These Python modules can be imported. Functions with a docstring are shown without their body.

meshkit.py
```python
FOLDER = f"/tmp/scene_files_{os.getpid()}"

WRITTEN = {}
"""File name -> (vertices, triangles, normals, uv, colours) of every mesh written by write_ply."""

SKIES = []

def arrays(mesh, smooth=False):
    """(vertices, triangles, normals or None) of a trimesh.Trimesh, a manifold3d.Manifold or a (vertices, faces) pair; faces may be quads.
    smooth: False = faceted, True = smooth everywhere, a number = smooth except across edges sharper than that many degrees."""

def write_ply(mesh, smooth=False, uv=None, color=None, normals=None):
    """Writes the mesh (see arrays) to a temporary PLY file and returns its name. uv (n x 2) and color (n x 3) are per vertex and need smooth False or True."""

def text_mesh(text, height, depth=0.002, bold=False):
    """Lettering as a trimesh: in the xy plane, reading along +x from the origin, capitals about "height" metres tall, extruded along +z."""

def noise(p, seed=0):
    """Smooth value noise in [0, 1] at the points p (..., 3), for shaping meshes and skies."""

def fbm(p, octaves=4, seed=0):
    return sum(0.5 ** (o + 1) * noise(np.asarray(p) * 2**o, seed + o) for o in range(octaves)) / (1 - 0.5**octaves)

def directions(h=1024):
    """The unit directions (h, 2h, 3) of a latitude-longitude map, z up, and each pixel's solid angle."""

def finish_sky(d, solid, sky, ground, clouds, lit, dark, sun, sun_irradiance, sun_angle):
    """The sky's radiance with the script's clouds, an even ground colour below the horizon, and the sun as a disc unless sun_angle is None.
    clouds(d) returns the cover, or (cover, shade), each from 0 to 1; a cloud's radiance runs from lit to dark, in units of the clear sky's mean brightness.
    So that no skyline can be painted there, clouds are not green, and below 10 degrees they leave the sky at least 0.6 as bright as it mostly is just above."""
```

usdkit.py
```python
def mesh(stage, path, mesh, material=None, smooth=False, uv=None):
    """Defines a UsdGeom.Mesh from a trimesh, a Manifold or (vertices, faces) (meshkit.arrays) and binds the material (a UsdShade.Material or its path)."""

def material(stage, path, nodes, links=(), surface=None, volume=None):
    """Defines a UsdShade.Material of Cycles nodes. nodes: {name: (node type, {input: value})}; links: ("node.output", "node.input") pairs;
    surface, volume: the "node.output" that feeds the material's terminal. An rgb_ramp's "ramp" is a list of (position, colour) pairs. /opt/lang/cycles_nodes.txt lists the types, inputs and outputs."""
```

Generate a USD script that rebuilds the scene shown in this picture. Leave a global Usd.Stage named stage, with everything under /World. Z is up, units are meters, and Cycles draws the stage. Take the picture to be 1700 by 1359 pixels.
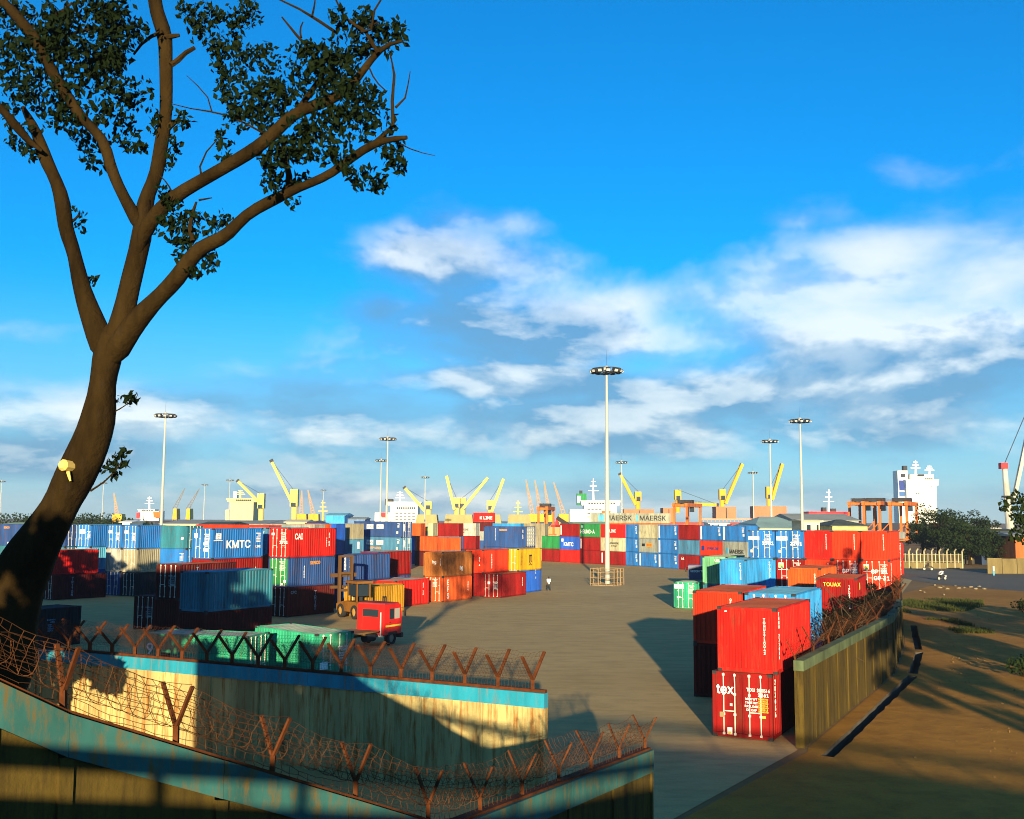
import math, random
import numpy as np
import trimesh, usdkit, meshkit
from shapely.geometry import Polygon
from pxr import Usd, UsdGeom, UsdLux, UsdShade, Gf, Sdf

# ------------------------------------------------------------------ camera, sky, sun, exposure
stage = Usd.Stage.CreateInMemory()
UsdGeom.SetStageUpAxis(stage, 'Z')
UsdGeom.SetStageMetersPerUnit(stage, 1.0)
UsdGeom.Xform.Define(stage, '/World')
EYE, PITCH, ROLL, FPX = 8.739, math.radians(5.893), math.radians(0.2885), 1757.0
SUN_EL, SUN_AZ = math.radians(8.0), math.radians(1.0)      # light travels away from the camera, a little to the right
SUN_INT, SKY_STR, EXPOSURE = 1.25, 0.108, 1.27
fw = np.array([0, math.cos(PITCH), math.sin(PITCH)])
up0 = np.array([0, -math.sin(PITCH), math.cos(PITCH)])
rt0 = np.array([1.0, 0, 0])
cam_up = up0 * math.cos(ROLL) - rt0 * math.sin(ROLL)
cam_rt = rt0 * math.cos(ROLL) + up0 * math.sin(ROLL)
camera = UsdGeom.Camera.Define(stage, '/World/camera')
camera.AddTransformOp().Set(Gf.Matrix4d(*[*cam_rt, 0, *cam_up, 0, *(-fw), 0, 0, 0, EYE, 1]))
camera.CreateHorizontalApertureAttr(36.0)
camera.CreateFocalLengthAttr(36.0 * FPX / 1700)
camera.CreateExposureAttr(EXPOSURE)
camera.CreateClippingRangeAttr(Gf.Vec2f(0.1, 20000))
to_sun = np.array([-math.sin(SUN_AZ) * math.cos(SUN_EL), -math.cos(SUN_AZ) * math.cos(SUN_EL), math.sin(SUN_EL)])


def ray(px, py):
    """Direction of the photograph's pixel (1700 x 1359)."""
    a, b = px - 850.0, py - 679.5
    xi = a * math.cos(ROLL) + b * math.sin(ROLL)
    yi = -a * math.sin(ROLL) + b * math.cos(ROLL)
    u = -yi / FPX
    return np.array([xi / FPX, math.cos(PITCH) - u * math.sin(PITCH), math.sin(PITCH) + u * math.cos(PITCH)])


def gnd(px, py, z=0.0):
    r = ray(px, py)
    return r * ((z - EYE) / r[2]) + [0, 0, EYE]


def at(px, py, y):
    r = ray(px, py)
    return r * (y / r[1]) + [0, 0, EYE]


def cloud_sky():
    n = {'s': ('sky_texture', {'sky_type': 'single_scattering', 'sun_disc': False, 'sun_elevation': SUN_EL, 'sun_rotation': math.atan2(to_sun[0], to_sun[1]),
                               'air_density': 1.0, 'aerosol_density': 0.0, 'ozone_density': 5.5}),
         'hs': ('hsv', {'hue': 0.496, 'saturation': 1.16, 'fac': 1.0}),
         'tc': ('texture_coordinate', {}), 'sep': ('separate_xyz', {})}
    l = [('s.color', 'hs.color'), ('tc.generated', 'sep.vector')]

    def m(name, kind, a=None, b=None, c=None, clamp=False):
        n[name] = ('math', {'math_type': kind, 'use_clamp': clamp})
        for k, v in (('value1', a), ('value2', b), ('value3', c)):
            if isinstance(v, str):
                l.append((v, f'{name}.{k}'))
            elif v is not None:
                n[name][1][k] = float(v)
        return f'{name}.value'

    def rng_(name, v, a, b, c, d):
        n[name] = ('map_range', {'range_type': 'smoothstep', 'from_min': a, 'from_max': b, 'to_min': c, 'to_max': d})
        l.append((v, f'{name}.value'))
        return f'{name}.result'

    def noise(name, vec, scale, detail, rough, dist):
        n[name] = ('noise_texture', {'scale': scale, 'detail': detail, 'roughness': rough, 'distortion': dist})
        l.append((vec, f'{name}.vector'))
        return f'{name}.fac'
    # the direction, squashed so that clouds lie flat and flatter still towards the horizon
    zw = m('zw', 'add', 'sep.z', 0.22)
    zl = m('zl', 'logarithm', zw, 2.718)
    zs = m('zs', 'multiply', zl, 0.80)
    n['pv'] = ('combine_xyz', {})
    l += [('sep.x', 'pv.x'), ('sep.y', 'pv.y'), (zs, 'pv.z')]
    n['up'] = ('mapping', {'location': (0.0, 0.0, 0.040)})
    n['sh2m'] = ('mapping', {'location': (3.7, 1.9, 5.0)})
    l += [('pv.vector', 'up.vector'), ('pv.vector', 'sh2m.vector')]
    n1r = noise('n1', 'pv.vector', 5.0, 8.0, 0.54, 0.2)
    n1u = noise('n1u', 'up.vector', 5.0, 8.0, 0.54, 0.2)
    n1 = m('n1c', 'multiply_add', n1r, 1.7, -0.35)
    n2 = noise('n2', 'sh2m.vector', 9.0, 6.0, 0.6, 0.2)
    # banks of cloud where the sky has them: (pixel of centre, half width, half height, amount)
    banks = [(880, 335, .10, .022, .30), (790, 400, .09, .035, .32), (840, 480, .13, .05, .33), (750, 560, .12, .03, .34), (560, 400, .09, .02, .13), (560, 505, .05, .012, .18), (1010, 465, .07, .03, .18), (1440, 335, .07, .035, .24), (1330, 345, .05, .012, .16), (1620, 250, .08, .02, .10),
             (1300, 440, .10, .035, .28), (1500, 500, .15, .045, .24), (1640, 405, .10, .030, .26), (1090, 530, .06, .025, .26), (830, 632, .08, .012, .34), (1250, 600, .25, .03, .22), (1000, 690, .34, .030, .26), (1500, 680, .28, .04, .24),
             (250, 700, .32, .032, .30), (30, 520, .07, .020, .30), (90, 560, .06, .012, .16), (520, 620, .07, .015, .16), (60, 765, .06, .014, .26), (1150, 830, .30, .014, .30), (640, 835, .1, .010, .18), (300, 790, .3, .02, .12),
             (420, 130, .40, .20, -.25), (1150, 130, .40, .13, -.25)]
    azn = m('azn', 'arctan2', 'sep.x', 'sep.y')
    total = None
    for i, (cx, cy, hw, hh, amp) in enumerate(banks):
        r = ray(cx, cy)
        r = r / np.linalg.norm(r)
        dx = m(f'dxs{i}', 'multiply_add', azn, 1 / hw, -math.atan2(r[0], r[1]) / hw)
        dz = m(f'dzs{i}', 'multiply_add', 'sep.z', 1 / hh, -r[2] / hh)
        q = m(f'q{i}', 'multiply', dx, dx)
        q = m(f'qq{i}', 'multiply_add', dz, dz, q)
        g = rng_(f'g{i}', q, 0.0, 2.6, amp, 0.0)
        total = g if total is None else m(f't{i}', 'add', total, g)
    low = rng_('low', 'sep.z', 0.0, 0.22, 0.10, 0.0)
    total = m('tl', 'add', total, low)
    dens = m('dens', 'add', total, n1)
    cover = rng_('cover', dens, 0.50, 1.15, 0.0, 0.80)
    # sunlit upper edges, grey undersides
    dif = m('dif', 'subtract', n1r, n1u)
    litv = rng_('litv', dif, -0.05, 0.08, 0.70, 0.0)
    lowgrey = rng_('lowgrey', 'sep.z', 0.05, 0.24, 0.42, 0.05)
    tone = lowgrey
    for i, (cx, cy, hw, hh, amp) in enumerate([(790, 510, .12, .06, .32), (700, 660, .2, .02, .25), (1450, 455, .20, .055, -.45), (830, 632, .07, .012, -.6), (1640, 410, .1, .03, -.3), (1000, 450, .05, .02, -.35), (120, 700, .25, .012, -.3), (1010, 840, .3, .012, -.35)]):
        r = ray(cx, cy)
        r = r / np.linalg.norm(r)
        dx = m(f'tx{i}', 'multiply_add', azn, 1 / hw, -math.atan2(r[0], r[1]) / hw)
        dz = m(f'tz{i}', 'multiply_add', 'sep.z', 1 / hh, -r[2] / hh)
        q = m(f'tq{i}', 'multiply', dx, dx)
        q = m(f'tw{i}', 'multiply_add', dz, dz, q)
        tone = m(f'ta{i}', 'add', tone, rng_(f'tg{i}', q, 0.0, 2.4, amp, 0.0))
    s1 = m('s1', 'add', litv, tone)
    s2 = rng_('s2', n2, 0.35, 0.65, 0.22, -0.22)
    shade = m('shade', 'add', s1, s2, clamp=True)
    n['cc'] = ('mix_color', {'a': CLOUD_LIT, 'b': CLOUD_DARK})
    n['mx'] = ('mix_color', {})
    hz = rng_('hz', 'sep.z', 0.01, 0.24, 0.62, 0.0)
    n['hzm'] = ('mix_color', {'b': (1.05, 2.15, 2.85)})
    n['b'] = ('background_shader', {'strength': SKY_STR})
    l += [(shade, 'cc.fac'), (cover, 'mx.fac'), (hz, 'hzm.fac'), ('hs.color', 'hzm.a'), ('hzm.result', 'mx.a'), ('cc.result', 'mx.b'), ('mx.result', 'b.color')]
    return usdkit.material(stage, '/World/Looks/sky', n, l, surface='b.background')


CLOUD_LIT, CLOUD_DARK = (4.1, 4.25, 4.1), (0.62, 1.40, 2.25)
dome = UsdLux.DomeLight.Define(stage, '/World/sky')
UsdShade.MaterialBindingAPI.Apply(dome.GetPrim()).Bind(cloud_sky())
dome.GetPrim().SetCustomDataByKey('kind', 'structure')
sun = UsdLux.DistantLight.Define(stage, '/World/sun')
sun.CreateIntensityAttr(SUN_INT)
sun.CreateAngleAttr(0.53)
sun.CreateNormalizeAttr(True)
sun.CreateColorAttr(Gf.Vec3f(1.0, 0.82, 0.52))
sx = np.cross([0, 0, 1], to_sun)
sx /= np.linalg.norm(sx)
sy = np.cross(to_sun, sx)
sun.AddTransformOp().Set(Gf.Matrix4d(*[*sx, 0, *sy, 0, *to_sun, 0, 0, 0, 0, 1]))

# ------------------------------------------------------------------ materials
LOOKS = {}


def paint(name, rgb, rough=0.75, spec=0.12, vary=0.35, scale=0.6, streak=0.25, rust=0.0, metal=0.0, bump=0.0, bscale=8.0, dirt=(0.10, 0.065, 0.035), cov=0.55):
    """Worn paint or plain matter: tone that varies, dirt that runs down it, a little relief."""
    if name in LOOKS:
        return LOOKS[name]
    rgb = np.array(rgb, float)
    n = {'geo': ('geometry', {}),
         'mp': ('mapping', {'scale': (1.0, 1.0, streak)}),
         'a': ('noise_texture', {'scale': scale, 'detail': 4.0, 'roughness': 0.6}),
         'm2': ('mapping', {'scale': (2.2, 2.2, 2.2 * streak)}),
         'b': ('noise_texture', {'scale': 1.6 * scale + 0.6, 'detail': 5.0, 'roughness': 0.7}),
         'r1': ('rgb_ramp', {'ramp': [(0.3, tuple(rgb * (1 - vary))), (0.7, tuple(np.minimum(rgb * (1 + 0.5 * vary), 0.9)))]}),
         'r2': ('rgb_ramp', {'ramp': [(cov, (0, 0, 0)), (cov + 0.2, (1, 1, 1))]}),
         'f': ('math', {'math_type': 'multiply', 'value2': 0.25 + rust}),
         'sc': ('separate_color', {}),
         'mx': ('mix_color', {'b': dirt}),
         'p': ('principled_bsdf', {'roughness': rough, 'specular_ior_level': spec, 'metallic': metal})}
    l = [('geo.position', 'mp.vector'), ('mp.vector', 'a.vector'), ('geo.position', 'm2.vector'), ('m2.vector', 'b.vector'), ('a.fac', 'r1.fac'), ('b.fac', 'r2.fac'),
         ('r2.color', 'sc.color'), ('sc.r', 'f.value1'), ('f.value', 'mx.fac'), ('r1.color', 'mx.a'), ('mx.result', 'p.base_color')]
    if bump:
        n['bn'] = ('noise_texture', {'scale': bscale, 'detail': 6.0, 'roughness': 0.65})
        n['bu'] = ('bump', {'strength': 1.0, 'distance': bump})
        l += [('geo.position', 'bn.vector'), ('bn.fac', 'bu.height'), ('bu.normal', 'p.normal')]
    LOOKS[name] = usdkit.material(stage, '/World/Looks/' + name, n, l, surface='p.BSDF')
    return LOOKS[name]


def flat(name, rgb, rough=0.7, spec=0.25, metal=0.0):
    if name not in LOOKS:
        LOOKS[name] = usdkit.material(stage, '/World/Looks/' + name, {'p': ('principled_bsdf', {'base_color': tuple(rgb), 'roughness': rough, 'specular_ior_level': spec, 'metallic': metal})}, [], surface='p.BSDF')
    return LOOKS[name]


def leaf_look(name, dark, light, trans=0.25):
    if name in LOOKS:
        return LOOKS[name]
    n = {'geo': ('geometry', {}), 'r': ('rgb_ramp', {'ramp': [(0.0, dark), (0.75, light), (1.0, tuple(np.array(light) * [1.8, 1.25, 0.8]))]}),
         'p': ('principled_bsdf', {'roughness': 0.7, 'specular_ior_level': 0.06}), 't': ('translucent_bsdf', {}), 'm': ('mix_closure', {'fac': trans})}
    LOOKS[name] = usdkit.material(stage, '/World/Looks/' + name, n, [('geo.random_per_island', 'r.fac'), ('r.color', 'p.base_color'), ('r.color', 't.color'), ('p.BSDF', 'm.closure1'), ('t.BSDF', 'm.closure2')], surface='m.closure')
    return LOOKS[name]


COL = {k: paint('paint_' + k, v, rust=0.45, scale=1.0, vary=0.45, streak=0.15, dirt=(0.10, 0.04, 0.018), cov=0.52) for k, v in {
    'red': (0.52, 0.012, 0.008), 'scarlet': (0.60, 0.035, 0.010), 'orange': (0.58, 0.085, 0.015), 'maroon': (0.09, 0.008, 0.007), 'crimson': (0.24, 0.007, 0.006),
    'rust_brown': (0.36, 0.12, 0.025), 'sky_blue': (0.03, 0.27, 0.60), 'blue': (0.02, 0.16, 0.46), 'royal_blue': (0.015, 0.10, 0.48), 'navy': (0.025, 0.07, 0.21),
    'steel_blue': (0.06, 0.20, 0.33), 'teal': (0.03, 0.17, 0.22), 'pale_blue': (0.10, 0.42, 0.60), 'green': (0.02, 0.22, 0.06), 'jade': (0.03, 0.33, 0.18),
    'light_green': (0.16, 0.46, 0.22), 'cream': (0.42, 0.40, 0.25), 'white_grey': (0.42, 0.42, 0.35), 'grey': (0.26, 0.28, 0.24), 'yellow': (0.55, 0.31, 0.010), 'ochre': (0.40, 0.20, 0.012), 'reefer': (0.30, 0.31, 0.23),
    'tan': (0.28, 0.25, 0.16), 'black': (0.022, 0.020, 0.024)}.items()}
ROOF = {'red': paint('roof_red', (0.30, 0.07, 0.025), rust=0.3), 'blue': paint('roof_blue', (0.09, 0.26, 0.36), rust=0.3), 'grey': paint('roof_grey', (0.20, 0.20, 0.18), rust=0.3), 'green': paint('roof_green', (0.30, 0.34, 0.24), rust=0.4)}
WHITE = flat('white_lettering', (0.80, 0.79, 0.74))
BLACK = flat('black_lettering', (0.02, 0.02, 0.02))
ORANGE_L = flat('orange_lettering', (0.75, 0.30, 0.03))
YELLOW_L = flat('yellow_lettering', (0.75, 0.52, 0.06))
RED_L = flat('red_lettering', (0.65, 0.03, 0.03))
NAVY_L = flat('navy_lettering', (0.02, 0.04, 0.20))
GREEN_L = flat('green_lettering', (0.03, 0.25, 0.08))
STEEL = paint('galvanised_steel', (0.50, 0.48, 0.40), rough=0.45, spec=0.5, vary=0.15)
RODS = flat('door_rods', (0.62, 0.58, 0.48), rough=0.5)
DARK = paint('dark_metal', (0.035, 0.033, 0.032), rough=0.6)
RUBBER = flat('rubber', (0.02, 0.02, 0.02), rough=0.85)
GLASS = flat('window_glass', (0.02, 0.03, 0.04), rough=0.08, spec=0.6)
RUST = paint('rusty_steel', (0.095, 0.027, 0.007), rough=0.9, vary=0.5, scale=3.0, streak=1.0, rust=0.3)
RUSTWIRE = paint('rusty_wire', (0.085, 0.032, 0.010), rough=0.9, vary=0.5, scale=3.0, streak=1.0)


# ------------------------------------------------------------------ shape helpers
class MB:
    """Collects shapes and makes them one mesh."""

    def __init__(self):
        self.v, self.f, self.n = [], [], 0

    def add(self, v, f):
        v, f = np.asarray(v, float), np.asarray(f, int)
        if f.shape[1] == 4:
            f = np.vstack([f[:, [0, 1, 2]], f[:, [0, 2, 3]]])
        self.v.append(v)
        self.f.append(f + self.n)
        self.n += len(v)
        return self

    def tm(self, m, T=None):
        m = m.copy()
        if T is not None:
            m.apply_transform(T)
        return self.add(m.vertices, m.faces)

    def box(self, lo, hi):
        (a, b, c), (d, e, g) = lo, hi
        v = [(a, b, c), (d, b, c), (d, e, c), (a, e, c), (a, b, g), (d, b, g), (d, e, g), (a, e, g)]
        return self.add(v, [(0, 3, 2, 1), (4, 5, 6, 7), (0, 1, 5, 4), (1, 2, 6, 5), (2, 3, 7, 6), (3, 0, 4, 7)])

    def beam(self, p, q, w, h, up=(0, 0, 1)):
        """A square bar from p to q."""
        p, q = np.array(p, float), np.array(q, float)
        d = (q - p) / np.linalg.norm(q - p)
        u = np.array(up, float)
        if abs(d @ u) > 0.98:
            u = np.array([1.0, 0, 0])
        s = np.cross(d, u)
        s /= np.linalg.norm(s)
        u = np.cross(s, d)
        v = [e + s * a * w / 2 + u * b * h / 2 for e in (p, q) for a, b in ((-1, -1), (1, -1), (1, 1), (-1, 1))]
        return self.add(v, [(0, 1, 2, 3), (7, 6, 5, 4), (0, 4, 5, 1), (1, 5, 6, 2), (2, 6, 7, 3), (3, 7, 4, 0)])

    def tube(self, pts, r, sides=6, cap=True):
        p = np.asarray(pts, float)
        r = np.broadcast_to(np.asarray(r, float), (len(p),))
        t = np.gradient(p, axis=0)
        t /= np.linalg.norm(t, axis=1, keepdims=True) + 1e-12
        ref = np.array([0, 0, 1.0]) if abs(t[0, 2]) < 0.9 else np.array([1.0, 0, 0])
        a = np.cross(t[0], ref)
        a /= np.linalg.norm(a)
        rings = []
        ang = np.arange(sides) * 2 * np.pi / sides
        for i in range(len(p)):
            a = a - t[i] * (a @ t[i])
            a /= np.linalg.norm(a) + 1e-12
            b = np.cross(t[i], a)
            rings.append(p[i] + r[i] * (np.cos(ang)[:, None] * a + np.sin(ang)[:, None] * b))
        v = np.vstack(rings)
        f = [(i * sides + j, i * sides + (j + 1) % sides, (i + 1) * sides + (j + 1) % sides, (i + 1) * sides + j) for i in range(len(p) - 1) for j in range(sides)]
        self.add(v, f)
        if cap:
            for e, k in ((0, -1), (len(p) - 1, 1)):
                ids = [e * sides + j for j in range(sides)]
                self.add(v[ids], [(0, j + 1, j) if k < 0 else (0, j, j + 1) for j in range(1, sides - 1)])
        return self

    def prism(self, outline, axis_lo, axis_hi, axis='y'):
        """A convex outline pushed along an axis: outline in (x, z) for y, (y, z) for x, (x, y) for z."""
        o = np.asarray(outline, float)
        k = len(o)
        def put(c):
            z = np.full(k, c)
            return np.stack({'y': (o[:, 0], z, o[:, 1]), 'x': (z, o[:, 0], o[:, 1]), 'z': (o[:, 0], o[:, 1], z)}[axis], 1)
        v = np.vstack([put(axis_lo), put(axis_hi)])
        f = [(0, j, j + 1) for j in range(1, k - 1)] + [(k, k + j + 1, k + j) for j in range(1, k - 1)]
        for j in range(k):
            a, b = j, (j + 1) % k
            f += [(a, b + k, b), (a, a + k, b + k)]
        return self.add(v, f)

    def mesh(self):
        m = trimesh.Trimesh(np.vstack(self.v), np.vstack(self.f), process=False)
        return m


COUNT = {}


def numbered(parent, name):
    k = COUNT.get((parent, name), 0)
    COUNT[(parent, name)] = k + 1
    return name if k == 0 else f'{name}_{k:03d}'


def tag(prim, label=None, cat=None, group=None, kind=None):
    for k, v in (('label', label), ('category', cat), ('group', group), ('kind', kind)):
        if v:
            prim.SetCustomDataByKey(k, v)
    return prim


def thing(name, label, cat, loc=(0, 0, 0), yaw=0.0, group=None, kind=None):
    """An empty at the thing's base whose children are its parts. yaw turns its +y towards the right, in degrees."""
    x = UsdGeom.Xform.Define(stage, '/World/' + numbered('/World', name))
    x.AddTranslateOp().Set(Gf.Vec3d(*map(float, loc)))
    if yaw:
        x.AddRotateZOp().Set(float(-yaw))
    return tag(x.GetPrim(), label, cat, group, kind)


def part(parent, name, mb, mat, label=None, smooth=False, kind=None):
    base = str(parent.GetPath())
    m = mb.mesh() if isinstance(mb, MB) else mb
    p = usdkit.mesh(stage, base + '/' + numbered(base, name), m, mat, smooth=smooth).GetPrim()
    return tag(p, label, None, None, kind)


def single(name, mb, mat, label=None, cat=None, group=None, kind=None, smooth=False):
    m = mb.mesh() if isinstance(mb, MB) else mb
    p = usdkit.mesh(stage, '/World/' + numbered('/World', name), m, mat, smooth=smooth).GetPrim()
    return tag(p, label, cat, group, kind)


def copy_of(proto_path, name, label, cat, loc, yaw=0.0, group=None, scale=None):
    x = UsdGeom.Xform.Define(stage, '/World/' + numbered('/World', name))
    x.AddTranslateOp().Set(Gf.Vec3d(*map(float, loc)))
    if yaw:
        x.AddRotateZOp().Set(float(-yaw))
    if scale:
        x.AddScaleOp().Set(Gf.Vec3f(*scale))
    x.GetPrim().GetReferences().AddInternalReference(proto_path)
    x.GetPrim().SetInstanceable(True)
    return tag(x.GetPrim(), label, cat, group)


TEXTS = {}


def text(s, hgt, bold=True, depth=0.012):
    k = (s, round(hgt, 3), bold)
    if k not in TEXTS:
        m = meshkit.text_mesh(s, hgt, depth, bold)
        m.apply_translation([-m.bounds[:, 0].mean(), -hgt / 2, 0])
        TEXTS[k] = m
    return TEXTS[k]


def clear_of(poly, hole):
    return poly.difference(hole)


def sheet(poly, z):
    """A flat sheet from a shapely polygon."""
    v, f = [], []
    n = 0
    for g in getattr(poly, 'geoms', [poly]):
        vv, ff = trimesh.creation.triangulate_polygon(g, engine='earcut')
        v.append(np.column_stack([vv, np.full(len(vv), z)]))
        f.append(ff + n)
        n += len(vv)
    v, f = np.vstack(v), np.vstack(f)
    nz = np.cross(v[f[:, 1]] - v[f[:, 0]], v[f[:, 2]] - v[f[:, 0]])[:, 2]
    f[nz < 0] = f[nz < 0][:, ::-1]
    return trimesh.Trimesh(v, f, process=False)

# ------------------------------------------------------------------ the ground
rng = np.random.default_rng(7)
D28 = np.array([math.sin(math.radians(28)), math.cos(math.radians(28))])     # the yard's grid: along the boxes ...
W28 = np.array([-D28[1], D28[0]])                                             # ... and across them, to the left
WALL_R = [(11.2, 42.0), (22.0, 62.3), (27.0, 74.5), (34.2, 94.5), (37.6, 106.0)]
drain_line = [((11.6, 40.6), (22.6, 61.4)), ((22.9, 62.2), (27.2, 72.4)), ((27.6, 73.6), (33.6, 90.4))]
drains = []
for (ax, ay), (bx, by) in drain_line:
    d = np.array([bx - ax, by - ay]) / math.hypot(bx - ax, by - ay)
    s = np.array([d[1], -d[0]])
    a, b = np.array([ax, ay]), np.array([bx, by])
    k_ = max(3, int(np.linalg.norm(b - a) / 0.8))
    near_ = [a + (b - a) * i / k_ + s * rng.normal(0, .02) for i in range(k_ + 1)]
    far_ = [a + (b - a) * i / k_ + s * (0.50 + rng.normal(0, .03)) for i in range(k_ + 1)]
    drains.append(Polygon(near_ + far_[::-1]))
holes = drains[0]
for d_ in drains[1:]:
    holes = holes.union(d_)


def ground_look(name, c1, c2, c3, bump=0.02, big=0.05, rough=0.95, stain=0.0, stretch=(1, 1, 1)):
    n = {'g': ('geometry', {}), 'st': ('mapping', {'scale': stretch}), 'a': ('noise_texture', {'scale': big, 'detail': 6.0, 'roughness': 0.6}), 'b': ('noise_texture', {'scale': 0.9, 'detail': 8.0, 'roughness': 0.7}),
         'c': ('noise_texture', {'scale': 14.0, 'detail': 4.0, 'roughness': 0.7}),
         'ra': ('rgb_ramp', {'ramp': [(0.35, c1), (0.65, c2)]}), 'rb': ('rgb_ramp', {'ramp': [(0.44, (0, 0, 0)), (0.74, (1, 1, 1))]}), 'sc': ('separate_color', {}), 'f': ('math', {'math_type': 'multiply', 'value2': 0.7}),
         'm': ('mix_color', {'b': c3}), 'rc': ('rgb_ramp', {'ramp': [(0.3, (0.82, 0.82, 0.82)), (0.7, (1.12, 1.12, 1.12))]}), 'mm': ('mix_color', {'blend_type': 'multiply', 'fac': 1.0, 'use_clamp_result': False}),
         'h': ('math', {'math_type': 'multiply_add', 'value2': 0.35}), 'bu': ('bump', {'strength': 1.0, 'distance': bump}), 'p': ('principled_bsdf', {'roughness': rough, 'specular_ior_level': 0.15})}
    l = [('g.position', 'st.vector'), ('st.vector', 'a.vector'), ('st.vector', 'b.vector'), ('g.position', 'c.vector'), ('a.fac', 'ra.fac'), ('b.fac', 'rb.fac'), ('rb.color', 'sc.color'), ('sc.r', 'f.value1'), ('f.value', 'm.fac'),
         ('ra.color', 'm.a'), ('m.result', 'mm.a'), ('c.fac', 'rc.fac'), ('rc.color', 'mm.b'), ('mm.result', 'p.base_color'), ('c.fac', 'h.value1'), ('b.fac', 'h.value3'), ('h.value', 'bu.height'), ('bu.normal', 'p.normal')]
    return usdkit.material(stage, '/World/Looks/' + name, n, l, surface='p.BSDF')


EARTH = ground_look('earth', (0.20, 0.11, 0.035), (0.27, 0.155, 0.05), (0.14, 0.08, 0.03), 0.05)
YARD = ground_look('yard_concrete', (0.43, 0.285, 0.100), (0.52, 0.355, 0.135), (0.27, 0.175, 0.06), 0.012, 0.03, stretch=(0.45, 1.2, 1))
ROADM = ground_look('asphalt', (0.10, 0.092, 0.07), (0.14, 0.125, 0.09), (0.17, 0.13, 0.075), 0.008, 0.04)
DIRT = ground_look('dirt_track', (0.33, 0.140, 0.012), (0.43, 0.195, 0.022), (0.20, 0.080, 0.008), 0.06, 0.09)
land = Polygon([(-4000, -600), (4000, -600), (4000, 530), (-4000, 530)])
single('ground', sheet(land.difference(holes), -0.012), EARTH, kind='structure')
yard_poly = Polygon([(-420, 22), (-6, 22), (3.4, 30), (11.0, 41.6), *[(x - .2, y) for x, y in WALL_R], (60, 160), (74, 205), (90, 300), (-420, 330)])
single('yard_paving', sheet(yard_poly.difference(holes), 0.0), YARD, kind='structure')
dirt_poly = Polygon([(3.6, 30), (11.3, 41.3), *[(x + .3, y) for x, y in WALL_R], (44, 124), (60, 150), (110, 150), (110, 10), (0, 10)])
single('dirt_track', sheet(dirt_poly.difference(holes), -0.004), DIRT, kind='structure')
single('asphalt_road', sheet(Polygon([gnd(px, py)[:2] for px, py in ((1478, 955), (1520, 964), (1560, 970), (1640, 977), (1720, 983), (1900, 992), (1900, 958), (1700, 951), (1600, 944.5), (1478, 942))]), 0.008), ROADM, kind='structure')
WATER = usdkit.material(stage, '/World/Looks/harbour_water', {'g': ('geometry', {}), 'n': ('noise_texture', {'scale': 0.4, 'detail': 5.0}), 'b': ('bump', {'distance': 0.2}), 'p': ('principled_bsdf', {'base_color': (0.02, 0.05, 0.06), 'roughness': 0.12})},
                        [('g.position', 'n.vector'), ('n.fac', 'b.height'), ('b.normal', 'p.normal')], surface='p.BSDF')
single('harbour_water', sheet(Polygon([(-4000, 529), (4000, 529), (4000, 1101), (-4000, 1101)]), -3.0), WATER, kind='structure')
single('quay_wall', MB().box((-4000, 529.6, -6), (4000, 530.4, 0.05)), paint('quay_concrete', (0.3, 0.28, 0.24)), kind='structure')
single('far_shore', sheet(Polygon([(-4000, 1100), (4000, 1100), (4000, 4200), (-4000, 4200)]), -1.0), EARTH, kind='structure')
dm = MB()
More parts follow.
